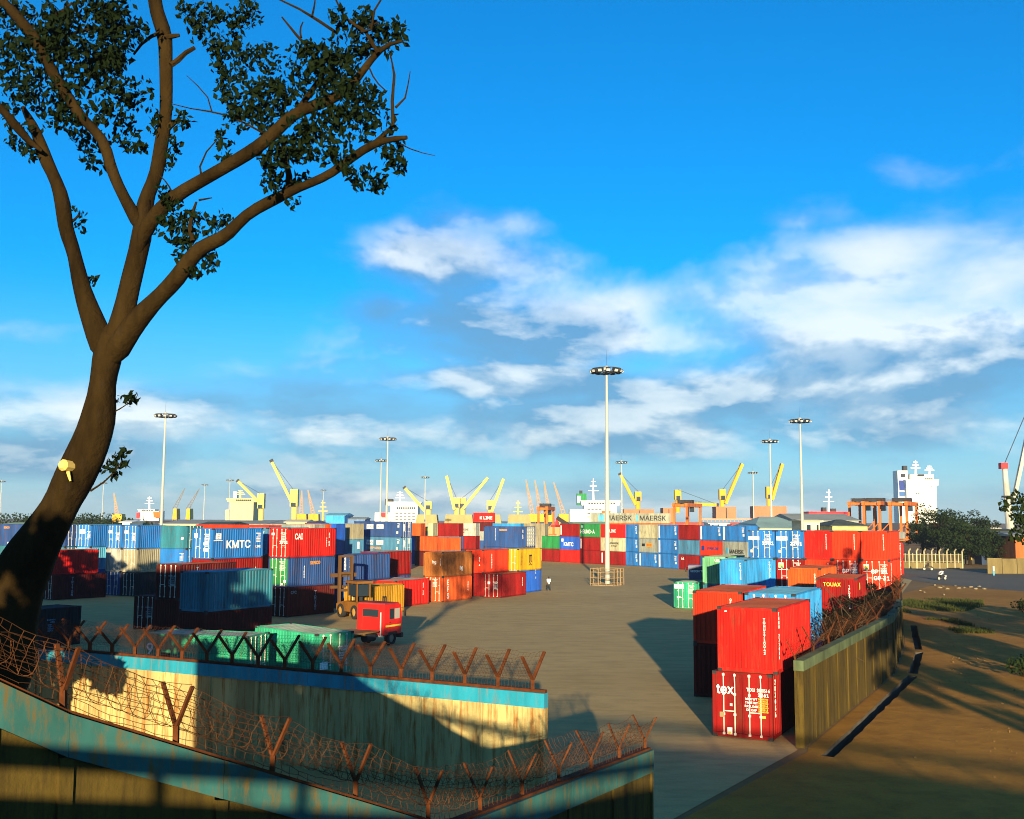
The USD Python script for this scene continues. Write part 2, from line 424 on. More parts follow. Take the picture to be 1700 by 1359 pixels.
for d_ in drains:
    c = np.array(d_.exterior.coords)[:-1]
    for i in range(len(c)):
        p, q = c[i], c[(i + 1) % len(c)]
        dm.add([(p[0], p[1], -0.012), (q[0], q[1], -0.012), (q[0], q[1], -1.0), (p[0], p[1], -1.0)], [(0, 1, 2, 3)])
    dm.add([(p[0], p[1], -1.0) for p in c], [(i, i + 1, len(c) - 2 - i, len(c) - 1 - i) for i in range(len(c) // 2 - 1)])
single('storm_drain', dm, paint('drain_concrete', (0.10, 0.085, 0.06)), kind='structure')

# ------------------------------------------------------------------ boundary walls with barbed fences
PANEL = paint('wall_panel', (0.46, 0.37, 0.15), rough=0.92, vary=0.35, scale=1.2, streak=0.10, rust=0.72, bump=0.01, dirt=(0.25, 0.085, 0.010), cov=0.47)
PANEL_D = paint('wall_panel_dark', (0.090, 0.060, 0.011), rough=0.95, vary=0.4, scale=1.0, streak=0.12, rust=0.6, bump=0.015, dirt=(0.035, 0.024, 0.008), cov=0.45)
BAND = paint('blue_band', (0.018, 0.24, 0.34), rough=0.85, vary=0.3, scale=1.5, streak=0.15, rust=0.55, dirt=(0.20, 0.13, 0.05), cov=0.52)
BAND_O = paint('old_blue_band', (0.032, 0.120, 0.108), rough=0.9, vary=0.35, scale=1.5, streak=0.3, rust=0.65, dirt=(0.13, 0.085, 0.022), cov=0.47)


def v_fence(w, pts, spacing, stem, spread, rise, arm_w, wires, step, seed, first=0.35, coil=0.0, jitter=0.02, skew=0.0):
    """Y-shaped arms along the top of a wall, wire mesh between them. pts: (x, y, z of the top)."""
    r = np.random.default_rng(seed)
    pts = np.asarray(pts, float)
    seg = np.linalg.norm(np.diff(pts[:, :2], axis=0), axis=1)
    cum = np.r_[0, np.cumsum(seg)]
    def along(s):
        i = min(np.searchsorted(cum, s, 'right') - 1, len(seg) - 1)
        t = (s - cum[i]) / seg[i]
        d = (pts[i + 1, :2] - pts[i, :2]) / seg[i]
        return pts[i] + (pts[i + 1] - pts[i]) * t, np.array([d[1], -d[0], 0])
    ss = np.arange(first, cum[-1], spacing)
    frames = []
    for s in ss:
        p, nrm = along(s)
        nrm = nrm + np.array([nrm[1], -nrm[0], 0]) * skew
        lean = r.normal(0, jitter, 3)
        v = p + [0, 0, stem] + lean * 0.3
        a = p + nrm * spread / 2 + [0, 0, stem + rise] + lean
        b = p - nrm * spread / 2 + [0, 0, stem + rise] + r.normal(0, jitter, 3)
        m = MB().beam(p - [0, 0, 0.05], v + [0, 0, 0.03], arm_w * 1.15, arm_w * 1.15).beam(v, a, arm_w, arm_w * 0.55, nrm).beam(v, b, arm_w, arm_w * 0.55, nrm)
        part(w, 'fence_post', m, RUST)
        frames.append((p, v, a, b))
    mesh = MB()
    th = 0.0042
    for (p0, v0, a0, b0), (p1, v1, a1, b1) in zip(frames[:-1], frames[1:]):
        L = np.linalg.norm(p1 - p0)
        k = max(2, int(L / step))
        for e0, e1, f0, f1, lines in ((v0, a0, v1, a1, wires), (v0, b0, v1, b1, wires), (p0, v0, p1, v1, 2)):
            off = r.normal(0, 0.012, (k + 1, lines + 1, 3))
            g = np.empty((k + 1, lines + 1, 3))
            for i in range(k + 1):
                for j in range(lines + 1):
                    t, u = i / k, j / lines
                    g[i, j] = (e0 * (1 - u) + e1 * u) * (1 - t) + (f0 * (1 - u) + f1 * u) * t
            g += off
            g[:, :, 2] -= (0.10 * np.sin(np.linspace(0, np.pi, k + 1)) * r.uniform(0.3, 1.2))[:, None] * np.linspace(0, 1, lines + 1)
            for j in range(lines + 1):
                mesh.tube(g[:, j], th, 3, cap=False)
            for i in range(k + 1):
                mesh.tube(g[i], th, 3, cap=False)
    if coil:
        s = np.arange(ss[0], ss[-1], 0.022)
        q = np.array([along(x)[0] for x in s])
        nn = np.array([along(x)[1] for x in s])
        ph = s / 0.30 * 2 * np.pi
        rad = coil * (0.85 + 0.3 * meshkit.noise(np.stack([s * 1.3, s * 0, s * 0], 1), seed))
        q = q + nn * (np.cos(ph) * rad)[:, None]
        q[:, 2] += stem + coil * 0.9 + np.sin(ph) * rad
        mesh.tube(q, 0.0042, 3, cap=False)
    part(w, 'wire_mesh', mesh, RUSTWIRE, kind='stuff')
    return frames


def wall(name, label, pts, zbot, panel_w, band, mats, thick=0.14, group=None, rail=None):
    """Precast panels between posts under a painted band. pts: (x, y, z of the top)."""
    pm, bm = mats
    w = thing(name, label, 'wall', (0, 0, 0), group=group)
    for (x0, y0, z0), (x1, y1, z1) in zip(pts[:-1], pts[1:]):
        L = math.hypot(x1 - x0, y1 - y0)
        d = np.array([(x1 - x0) / L, (y1 - y0) / L])
        s = np.array([d[1], -d[0]])
        k = max(1, round(L / panel_w))
        def bar(a, b, za, zb, ta, tb, half, mat, nm):
            p, q = np.array([x0, y0]) + d * a, np.array([x0, y0]) + d * b
            v = [(*(p + s * o), z) for o in (-half, half) for z in (za, ta)] + [(*(q + s * o), z) for o in (-half, half) for z in (zb, tb)]
            v = np.array(v)[[0, 2, 3, 1, 4, 6, 7, 5]]
            part(w, nm, MB().add(v, [(0, 3, 2, 1), (4, 5, 6, 7), (0, 1, 5, 4), (1, 2, 6, 5), (2, 3, 7, 6), (3, 0, 4, 7)]), mat)
        top = lambda t: z0 + (z1 - z0) * t / L
        for i in range(k):
            a, b = L * i / k, L * (i + 1) / k
            bar(a + 0.09, b - 0.09, zbot, zbot, top(a + .09) - band, top(b - .09) - band, thick / 2, pm, 'panel')
            bar(a - 0.09 if i else a, a + 0.09, zbot, zbot, top(a) - band, top(a + .09) - band, thick / 2 + 0.05, pm, 'post')
            bar(a + 0.004, b - 0.004, top(a) - band + 0.003, top(b) - band + 0.003, top(a), top(b), thick / 2 + 0.07, bm, 'coping')
            if rail:
                bar(a + 0.004, b - 0.004, top(a) + 0.003, top(b) + 0.003, top(a) + rail, top(b) + rail, thick / 2, RUST, 'angle_rail')
        bar(L - 0.09, L, zbot, zbot, top(L) - band, top(L) - band, thick / 2 + 0.05, pm, 'post')
    return w


FRONT = [(-7.6, 10.4, 7.9), (-5.96, 12.3, 6.91), (-5.36, 13.0, 6.40), (-1.06, 17.8, 3.76), (3.22, 25.6, 3.36)]
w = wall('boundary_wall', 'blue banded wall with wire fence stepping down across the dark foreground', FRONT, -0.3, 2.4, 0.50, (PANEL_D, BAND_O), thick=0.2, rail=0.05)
v_fence(w, FRONT, 1.52, 0.24, 0.52, 0.56, 0.060, 6, 0.15, 3, first=1.91, coil=0.16, skew=-0.25)
BACK = [(-24.0, 46.9, 3.3), (-15.3, 42.5, 3.3), (1.12, 33.95, 3.3)]
w = wall('boundary_wall', 'rust streaked cream wall with blue band and Y posts behind the foreground wall', BACK, -0.1, 2.3, 0.46, (PANEL, BAND), rail=0.10)
v_fence(w, BACK, 1.24, 0.36, 1.55, 0.80, 0.10, 7, 0.12, 5, first=0.5)
RIGHT = [(x, y, 3.3) for x, y in WALL_R]
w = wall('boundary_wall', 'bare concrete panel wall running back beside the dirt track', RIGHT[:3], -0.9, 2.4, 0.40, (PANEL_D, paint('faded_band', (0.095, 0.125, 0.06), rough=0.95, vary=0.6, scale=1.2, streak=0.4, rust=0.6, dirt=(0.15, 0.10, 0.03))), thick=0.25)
v_fence(w, [(x - 0.2, y, 3.3) for x, y, _ in RIGHT[:3]], 3.2, 0.2, 0.8, 0.6, 0.06, 3, 0.3, 9, jitter=0.16)
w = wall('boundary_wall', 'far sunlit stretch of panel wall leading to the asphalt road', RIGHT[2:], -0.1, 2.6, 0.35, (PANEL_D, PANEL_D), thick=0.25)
v_fence(w, RIGHT[2:], 3.4, 0.2, 0.8, 0.6, 0.07, 3, 0.4, 11, jitter=0.16)

# ------------------------------------------------------------------ shipping containers
CW = 2.438


def wave_panel(n, length, lo, hi, depth, flip=False):
    """Corrugated sheet: runs along u from 0 to length, v from lo to hi, w = 0 (outer) to -depth."""
    pitch = length / n
    u, w_ = [], []
    for i in range(n):
        for a, b in ((0.0, -depth), (0.12, 0.0), (0.50, 0.0), (0.62, -depth)):
            u.append((i + a) * pitch)
            w_.append(b)
    u.append(length)
    w_.append(-depth)
    u, w_ = np.array(u), np.array(w_)
    k = len(u)
    v = np.vstack([np.stack([u, np.full(k, lo), w_], 1), np.stack([u, np.full(k, hi), w_], 1)])
    return v, [(i, i + 1, i + 1 + k, i + k) for i in range(k - 1)]


def container_class(name, L, H, fine=True):
    path = '/World/' + name
    c = stage.CreateClassPrim(path)
    c.SetTypeName('Xform')
    hw = CW / 2
    for sgn in (1, -1):
        v, f = wave_panel(max(8, int(L / 0.285)), L - 0.24, 0.15, H - 0.07, 0.05)
        m = MB().add(np.stack([sgn * (hw - 0.012 + v[:, 2]), 0.12 + v[:, 0], v[:, 1]], 1), f)
        part(c, 'side_panel', m, None)
    v, f = wave_panel(9, CW - 0.26, 0.15, H - 0.10, 0.06)
    part(c, 'end_panel', MB().add(np.stack([v[:, 0] - hw + 0.13, L - 0.012 + v[:, 2], v[:, 1]], 1), f), None)
    v, f = wave_panel(max(8, int(L / 0.285)), L - 0.2, -hw + 0.06, hw - 0.06, 0.02)
    part(c, 'roof_panel', MB().add(np.stack([v[:, 1], 0.1 + v[:, 0], H - 0.022 + v[:, 2]], 1), f), None)
    fr = MB()
    for x in (-hw, hw - 0.13):
        for y in (0, L - 0.13):
            fr.box((x, y, 0), (x + 0.13, y + 0.13, H))
        fr.box((x + 0.01 if x < 0 else x + 0.05, 0.131, 0.02), (x + 0.08 if x < 0 else x + 0.12, L - 0.131, 0.16))
        fr.box((x + 0.01 if x < 0 else x + 0.05, 0.131, H - 0.075), (x + 0.08 if x < 0 else x + 0.12, L - 0.131, H - 0.008))
    for y in (0.01, L - 0.09):
        fr.box((-hw + 0.131, y, 0.02), (hw - 0.131, y + 0.08, 0.17))
        fr.box((-hw + 0.131, y, H - 0.12), (hw - 0.131, y + 0.08, H - 0.01))
    fr.box((-hw + 0.14, 0.14, 0.10), (hw - 0.14, L - 0.14, 0.14))
    part(c, 'frame', fr, None)
    for s in (-1, 1):
        d = MB()
        xs = (-hw + 0.132, -0.008) if s < 0 else (0.008, hw - 0.132)
        d.box((xs[0], 0.05, 0.18), (xs[1], 0.09, H - 0.125))
        for q in range(4):
            za = 0.24 + q * (H - 0.4) / 4
            d.box((xs[0] + 0.06, 0.035, za), (xs[1] - 0.06, 0.0495, za + (H - 0.4) / 4 - 0.06))
        dp = part(c, 'door', d, None)
        if fine:
            for x in (0.30, 0.76):
                rod = MB().tube([(s * x, 0.005, 0.10), (s * x, 0.005, H - 0.06)], 0.024, 5)
                for zz in (0.14, H * 0.35, H * 0.66, H - 0.12):
                    rod.box((s * x - 0.05, -0.012, zz - 0.045), (s * x + 0.05, 0.034, zz + 0.045))
                part(dp, 'lock_rod', rod, RODS)
            part(dp, 'handle', MB().box((s * 0.33, -0.02, 1.02), (s * 0.72, 0.0, 1.06)), RODS)
    if fine:
        for x in (-hw, hw):
            for y in (0, L):
                for z in (0, H):
                    cx, cy, cz = x - math.copysign(0.085, x), y + (0.085 if y == 0 else -0.085), z + (0.058 if z == 0 else -0.058)
                    part(c, 'corner_casting', MB().box((cx - 0.092, cy - 0.092, cz - 0.062), (cx + 0.092, cy + 0.092, cz + 0.062)), DARK)
    return path


CLASSES = {}
CAST_GROUP = None


def face_T(face, L, H, u, v):
    """Places lettering on a side: u from its left end, v from its bottom, both 0 to 1."""
    hw = CW / 2
    ex, ez = np.array([1, 0, 0.]), np.array([0, 0, 1.])
    if face == 'F':
        o, r_, n_ = np.array([-hw + u * CW, -0.022, v * H]), ex, np.array([0, -1, 0.])
    elif face == 'B':
        o, r_, n_ = np.array([hw - u * CW, L + 0.003, v * H]), -ex, np.array([0, 1, 0.])
    elif face == 'R':
        o, r_, n_ = np.array([hw + 0.003, u * L, v * H]), np.array([0, 1, 0.]), ex
    else:
        o, r_, n_ = np.array([-hw - 0.003, L - u * L, v * H]), np.array([0, -1, 0.]), -ex
    T = np.eye(4)
    T[:3, 0], T[:3, 1], T[:3, 2], T[:3, 3] = r_, ez, n_, o
    return T


def mark(c, L, H, face, u, v, what, hgt, mat=None, vertical=False, squash=1.0):
    m = MB()
    mat = mat or WHITE
    T = face_T(face, L, H, u, v)
    if vertical:
        k = len(what)
        for i, ch in enumerate(what):
            if ch != ' ':
                t = text(ch, hgt).copy()
                t.apply_translation([0, (k / 2 - i - 0.5) * hgt * 1.28, 0])
                m.tm(t, T)
    else:
        t = text(what, hgt).copy()
        t.apply_scale([squash, 1, 1])
        m.tm(t, T)
    part(c, 'lettering', m, mat)


def plate(c, L, H, face, u, v, w, h, mat=None, name='sign_plate', lift=0.0):
    T = face_T(face, L, H, u, v)
    m = trimesh.creation.box([w, h, 0.012])
    m.apply_translation([0, 0, 0.006 + lift])
    part(c, name, MB().tm(m, T), mat or WHITE)


def codes(c, L, H, face, u, v, seed, mat=None, size=0.10):
    """The owner's code, check digits and the block of weights, upper right on a door or side."""
    r = random.Random(seed)
    num = ''.join(r.choice('0123456789') for _ in range(6))
    mark(c, L, H, face, u, v, num + ' ' + r.choice('123456789'), size, mat)
    mark(c, L, H, face, u + 0.02, v - 1.5 * size / H, '22G1', size, mat)
    for k in range(4):
        mark(c, L, H, face, u, v - (3.2 + 1.35 * k) * size / H, r.choice(['30480', '24000', '28280', '67200']) + ' KG', size * 0.8, mat)


def container(loc, z, yaw, colour, label, marks=(), L=6.058, H=2.591, roof=None, blank=False, fine=True, group=None, door=None, step=0.0):
    """loc: ground point of the corner between the near end and the right-hand long side. blank: the doors are at the far end."""
    key = (round(L, 2), H, fine)
    if key not in CLASSES:
        CLASSES[key] = container_class(f'container_pattern_{len(CLASSES) + 1}', L, H, fine)
    a = math.radians(yaw)
    ex, ey = np.array([math.cos(a), -math.sin(a)]), np.array([math.sin(a), math.cos(a)])
    o = np.array(loc[:2]) - ex * CW / 2 + ey * step
    if blank:
        o, yaw = o + ey * L, yaw + 180
    t = thing('shipping_container', label, 'container', (o[0], o[1], z), yaw, group)
    t.GetReferences().AddInternalReference(CLASSES[key])
    UsdShade.MaterialBindingAPI.Apply(t).Bind(COL[colour])
    base = str(t.GetPath())
    for n_, mt in (('roof_panel', ROOF[roof] if roof else None), ('door', COL[door] if door else None), ('door_001', COL[door] if door else None)):
        if mt:
            UsdShade.MaterialBindingAPI.Apply(stage.OverridePrim(base + '/' + n_)).Bind(mt)
    sw = {'F': 'B', 'B': 'F', 'R': 'L', 'L': 'R'} if blank else {}
    for mk in marks:
        kind, face = mk[0], sw.get(mk[1], mk[1])
        if kind == 'T':
            mark(t, L, H, face, mk[2], mk[3], mk[4], mk[5], mk[6] if len(mk) > 6 else None, squash=mk[7] if len(mk) > 7 else 1.0)
        elif kind == 'V':
            mark(t, L, H, face, mk[2], mk[3], mk[4], mk[5], mk[6] if len(mk) > 6 else None, vertical=True)
        elif kind == 'P':
            plate(t, L, H, face, *mk[2:])
        elif kind == 'C':
            codes(t, L, H, face, mk[2], mk[3], mk[4], mk[5] if len(mk) > 5 else None)
    return t


G = 'shipping containers stacked in the yard'


def C(loc, lev, yaw, colour, label, marks=(), **k):
    k.setdefault('group', G)
    z = k.pop('z', None)
    return container(loc, lev * 2.595 + 0.012 if z is None else z, yaw, colour, label, marks, **k)


def add(p, along=0.0, left=0.0, yaw=28.0):
    a = math.radians(yaw)
    return (p[0] + along * math.sin(a) - left * math.cos(a), p[1] + along * math.cos(a) + left * math.sin(a))


# right-hand cluster, nearest first
TEX = (10.40, 43.03)
C(TEX, 0, 28, 'crimson', 'dark red container with white door rods and tex lettering, nearest on the right',
  [('T', 'F', .215, .735, 'tex', .36), ('T', 'F', .65, .75, 'TEXU', .13, None, .75), ('T', 'F', .86, .75, '283036 6', .13, None, .62), ('T', 'F', .86, .68, '2261', .13), ('T', 'F', .66, .61, 'MAX WT', .085), ('T', 'F', .66, .555, 'TARE WT', .085), ('T', 'F', .66, .50, 'PAYLOAD', .085),
   ('T', 'F', .66, .445, 'CU CAP', .085), *[('T', 'F', .855, .62 - .032 * i, ('30480 KG', '67200 LB')[i % 2], .06, YELLOW_L) for i in range(7)], ('P', 'F', .865, .35, .15, .10, YELLOW_L), ('P', 'F', .29, .10, .20, .27), ('P', 'F', .29, .07, .12, .10, YELLOW_L, 'sign_plate', .012), ('P', 'F', .16, .34, .18, .2, flat('worn_plate', (.25, .2, .1))),
   ('P', 'F', .32, .5, .11, .11, flat('pale_plate', (.4, .42, .4))), ('V', 'R', .08, .62, '283036', .2)], roof='red')
C((10.63, 43.0), 1, 28, 'red', 'bright red container on top of the dark red tex box', [('V', 'F', .795, .57, 'TGHU2710042', .105), ('V', 'R', .055, .58, 'TGHU 271004', .135), ('P', 'F', .15, .93, .10, .05)], blank=True, roof='red')
OR = (11.33, 52.74)
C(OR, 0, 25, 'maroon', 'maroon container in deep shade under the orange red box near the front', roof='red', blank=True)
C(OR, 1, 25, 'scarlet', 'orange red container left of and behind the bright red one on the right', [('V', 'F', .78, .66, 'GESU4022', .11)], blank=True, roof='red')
LB = (13.62, 51.45)
C(LB, 0, 28, 'blue', 'blue container under the pale blue roofed one behind the bright red box', roof='blue')
C(LB, 1, 28, 'sky_blue', 'blue container with pale dented roof between the orange red and the yellow lettered boxes', roof='blue')
TX = (21.17, 65.44)
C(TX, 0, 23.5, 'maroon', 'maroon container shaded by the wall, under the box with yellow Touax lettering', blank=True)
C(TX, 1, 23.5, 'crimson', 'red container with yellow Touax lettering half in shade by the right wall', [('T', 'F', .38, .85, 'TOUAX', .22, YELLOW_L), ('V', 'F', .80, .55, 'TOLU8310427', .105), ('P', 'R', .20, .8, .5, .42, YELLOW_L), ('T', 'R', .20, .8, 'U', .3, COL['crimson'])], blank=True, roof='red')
OG = (22.96, 79.33)
C(OG, 0, 28, 'maroon', 'maroon container under the small orange one left of the yellow lettered box', blank=True)
C(OG, 1, 28, 'orange', 'orange container with rusty roof in front of the red doors', [('V', 'F', .82, .62, 'CAXU610', .13), ('V', 'R', .22, .68, '22', .3)], blank=True, roof='red')
ROWR = [(24.25, 98.3), (26.6, 97.3), (29.05, 96.7), (31.3, 95.75), (33.55, 94.65)]
for i, (p, cols) in enumerate(zip(ROWR, (('blue', 'sky_blue', 'blue'), ('navy', 'crimson', 'blue'), ('maroon', 'scarlet', 'red'), ('maroon', 'scarlet', 'scarlet'), ('maroon', 'scarlet', 'scarlet')))):
    nm = ['first', 'second', 'third', 'fourth', 'fifth'][i]
    C(p, 0, 28, cols[0], f'{cols[0].replace("_", " ")} container at the foot of the {nm} stack in the right-hand row', blank=True)
    if i == 0:
        C(p, 1, 28, 'sky_blue', 'plain sky blue container end with one white code, under the left blue doors', [('V', 'F', .80, .60, 'PCIU8127', .15)], blank=True)
    elif i == 2:
        C(p, 1, 28, 'scarlet', 'orange red container end wedged under the left of the three red tops', [('V', 'F', .85, .7, 'TRLU3', .15)], blank=True)
    else:
        lb = {1: 'red container doors with yellow leaf emblem under the right blue doors', 3: 'red container doors with white GP 21 figures under the middle red top', 4: 'orange red container doors with leaf emblem and stacked white figures at the row end'}[i]
        mk = [('C', 'F', .78, .86, 60 + i)]
        if i in (1, 4):
            mk += [('P', 'F', .17, .78, .46, .46, flat('emblem_cream', (.75, .7, .5))), ('P', 'F', .17, .76, .34, .20, YELLOW_L, 'emblem', .012), ('P', 'F', .20, .72, .2, .14, GREEN_L, 'emblem', .024), ('P', 'F', .24, .62, .9, .05)]
        if i in (3, 4):
            mk += [('T', 'F', .46, .62, 'GP', .34), ('T', 'F', .80, .62, '21', .34)]
        if i == 4:
            mk += [('T', 'F', .55, .40, 'GP', .34), ('T', 'F', .86, .40, '31', .34), ('P', 'R', .10, .55, .14, 1.9)]
        C(p, 1, 28, cols[1], lb, mk)
    if i < 2:
        C(p, 2, 28, 'blue', ['left of two blue container doors with white and orange sign on the right-hand row', 'right of two blue container doors with white and orange sign beside the red tops'][i],
          [('P', 'F', .22, .72, 1.0, .36), ('T', 'F', .28, .72, 'PIL', .26, ORANGE_L), ('C', 'F', .76, .84, 80 + i), ('T', 'F', .63, .54, '22', .3), ('T', 'F', .86, .54, 'G1', .3), ('P', 'F', .14, .26, .28, .26, flat('notice', (.5, .45, .35)))])
    else:
        C(p, 2, 28, cols[2], ['dull red ribbed container end, left of three on top of the right-hand row', 'orange red ribbed container end, middle of three on top of the right-hand row', 'orange red ribbed container end, rightmost on top of the right-hand row'][i - 2], [('V', 'F', .80, .62, 'GLDU3516420', .10)], blank=True, roof='red')
BA = (20.95, 95.25)
C(BA, 0, 28, 'blue', 'blue container on the ground behind the green cabin', blank=True)
C(BA, 1, 28, 'sky_blue', 'sky blue container end with dark blue diamond, leftmost of the right-hand row', [('P', 'F', .52, .62, .01, .01), ('V', 'F', .78, .60, 'PCIU3480', .15)], blank=True, roof='blue')
GB = (20.7, 102.4)
C(GB, 0, 28, 'teal', 'dark teal container in shade behind the sky blue diamond box', blank=True)
C(GB, 1, 28, 'light_green', 'light green container with shaded lower half behind the sky blue diamond box', [('T', 'F', .6, .86, 'UES', .2)], blank=True, roof='green')
far_s = gnd(1501, 955)
C(far_s, 0, 20, 'red', 'red container doors, lower of two past the right-hand row beside the road', [('C', 'F', .72, .84, 5), ('P', 'F', .25, .78, .5, .3)])
C(far_s, 1, 20, 'red', 'bright red container doors, upper of two past the right-hand row beside the road', [('C', 'F', .72, .84, 6), ('P', 'F', .25, .74, .5, .3)])
gs = (18.3, 105.2)
C(gs, 0, 28, 'jade', 'short green container with white sign on its door, alone by the black truck', [('P', 'F', .23, .83, .95, .42), ('T', 'F', .28, .83, 'TKS', .26, NAVY_L), ('C', 'F', .74, .86, 14), ('P', 'F', .22, .42, .4, .1)], L=2.991, roof='green', door='jade')

# middle-left group behind the red truck
MSC = (0.84, 125.44)
C(MSC, 0, 28, 'royal_blue', 'clear blue container under the yellow one with black lettering', [('V', 'R', .75, .8, '71 5', .22)])
C(MSC, 1, 28, 'yellow', 'yellow container with rusty doors and black msc lettering on the end of the group',
  [('T', 'R', .52, .62, 'm', .95, BLACK, .75), ('T', 'R', .52, .33, 'SC', .48, BLACK), ('V', 'R', .12, .55, '310827460', .13, BLACK), ('T', 'F', .14, .84, 'O', .3, BLACK), ('P', 'F', .14, .45, .16, .3, BLACK)], roof='grey')
LH = (-1.13, 118.69)
C(LH, 0, 28, 'crimson', 'dark red container with white door rods on the ground left of the blue one', [('C', 'F', .72, .66, 21), ('P', 'F', .38, .62, .3, .28), ('V', 'R', .86, .6, '0348', .2)], roof='red')
U2 = (-3.15, 120.5)
C(U2, 0, 28, 'crimson', 'red container on the ground mostly hidden behind the white rodded doors', blank=True)
C(U2, 1, 28, 'scarlet', 'orange red container beside the yellow one on the upper layer', [('V', 'F', .80, .5, '35 4', .2), ('V', 'R', .32, .5, 'CRONOS', .22)], blank=True, roof='red')
EF = (-7.15, 112.3)
C(EF, 0, 28, 'orange', 'orange container with EFS in tall white letters on its side', [('V', 'R', .17, .5, 'EFS', .55), ('C', 'F', .6, .9, 33), ('V', 'R', .86, .55, '3814', .2)])
C(EF, 1, 28, 'rust_brown', 'brown sided container with white logos on top of the EFS box', [('T', 'F', .55, .6, 'hg', .32), ('V', 'F', .86, .6, 'HLXU3', .12), ('T', 'R', .62, .33, 'hg', .42)], blank=True, roof='grey')
R4 = gnd(711.8, 1001.9)
R4 = add(R4, -6.058, 0.0)
C(R4, 0, 28, 'red', 'bright scarlet container between the striped yellow one and the EFS box', [('V', 'R', .82, .6, '51 26', .2)], blank=True, roof='grey')
C(add(R4, 0, 2.52), 0, 28, 'crimson', 'red container whose roof edge shows behind the striped yellow one', blank=True, roof='grey')
M2 = (-12.9, 95.5)
C(M2, 0, 28, 'ochre', 'ochre ribbed container with black msc lettering behind the red truck', [('T', 'R', .47, .55, 'm', .80, BLACK, .75), ('T', 'R', .47, .27, 'SC', .46, BLACK), ('V', 'R', .08, .55, '2041657', .15, BLACK)], roof=None)
SR = (-13.9, 112.4)
C(SR, 0, 28, 'navy', 'navy container in shade under the small ribbed red end', blank=True)
C(SR, 1, 28, 'crimson', 'ribbed red container end in front of the three white lettered blue boxes', [('V', 'F', .80, .55, '42615 0', .16)], blank=True, roof='grey')
# left: tall stacks
KM = (-25.3, 90.4)
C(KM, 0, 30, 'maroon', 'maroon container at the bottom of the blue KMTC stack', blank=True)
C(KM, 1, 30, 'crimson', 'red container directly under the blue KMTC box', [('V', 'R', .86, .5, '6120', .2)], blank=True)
C(KM, 2, 30, 'blue', 'blue container with slanting white KMTC LINE lettering on its side',
  [('T', 'R', .50, .47, 'KMTC', .64, None, 1.15), ('T', 'R', .90, .38, 'LINE', .2), ('P', 'R', .105, .74, .62, .5), ('T', 'R', .105, .74, 'E', .36, NAVY_L), ('P', 'R', .10, .60, 1.0, .06), ('C', 'R', .90, .82, 40), ('P', 'F', .18, .76, .42, .36), ('C', 'F', .72, .80, 41), ('P', 'F', .70, .50, .62, .26), ('P', 'F', .70, .30, .62, .26)], roof='red')
KB = (-22.9, 100.0)
C(KB, 1, 28, 'red', 'red container end glimpsed between the KMTC and CAI stacks', [('V', 'F', .75, .5, '301', .3)], blank=True)
C(KB, 2, 28, 'steel_blue', 'grey blue container end glimpsed between the KMTC and CAI boxes', [('T', 'F', .8, .8, 'K', .3)], blank=True)
C(KB, 0, 28, 'navy', 'navy container end on the ground between the KMTC and CAI stacks', blank=True)
CA = (-19.68, 94.47)
C(CA, 0, 32.5, 'maroon', 'dark container with faint vertical white lettering at the foot of the CAI stack', [('T', 'R', .12, .82, 'CPC', .26, flat('faded_lettering', (.3, .3, .32))), ('V', 'R', .58, .5, 'TRIT', .36, flat('faded_lettering', (.3, .3, .32)))])
C(CA, 1, 32.5, 'navy', 'navy container with green doors and orange Senco lettering under the CAI box', [('T', 'R', .56, .80, 'SENCO', .28, ORANGE_L), ('V', 'R', .33, .5, '41082', .18), ('C', 'F', .68, .86, 51), ('P', 'F', .84, .2, .3, .2), ('P', 'F', .7, .1, .24, .2)], door='green', roof='grey')
C(CA, 2, 32.5, 'red', 'bright red container with white CAI letters on top of its stack', [('T', 'R', .20, .72, 'CAI', .50, None, .8), ('V', 'R', .86, .6, '61 02', .2), ('V', 'R', .80, .5, '34027', .14), ('C', 'F', .72, .84, 52), ('P', 'F', .2, .8, .36, .2), ('T', 'F', .62, .52, '22', .26), ('T', 'F', .84, .52, 'G1', .26)], roof='grey')
NB = (-15.2, 103.6)
C(NB, 0, 28, 'navy', 'navy container under the blue end beside the lifting mast', blank=True)
C(NB, 1, 28, 'navy', 'blue container end with white codes just right of the lifting mast', [('V', 'F', .55, .65, 'SEGU', .24), ('V', 'F', .80, .5, '218 40', .2)], blank=True)
TL = (-19.71, 69.34)
C(TL, 0, 31, 'maroon', 'dark red container under the big teal one', blank=True)
C(TL, 1, 31, 'teal', 'big dark teal container in shade left of the middle', [('V', 'R', .12, .50, '|||||||', .24, flat('dim_lettering', (.16, .30, .42)))], blank=True, roof='blue')
ML = (-24.89, 80.36)
C(ML, 0, 28, 'maroon', 'dark red container end under the maroon doors left of the teal box', blank=True)
C(ML, 1, 28, 'maroon', 'maroon container with dim door rods left of and behind the teal box', [('C', 'F', .66, .66, 61, flat('faded_lettering', (.3, .3, .32))), ('T', 'R', .30, .84, 'T', .3, flat('dim_lettering', (.16, .30, .42)))], roof='red')
C((-27.51, 83.27), 0, 28, 'maroon', 'single maroon container with dim door rods left of the shaded group', [('C', 'F', .66, .66, 62, flat('faded_lettering', (.3, .3, .32)))])
DM = (3.0, 134.5)
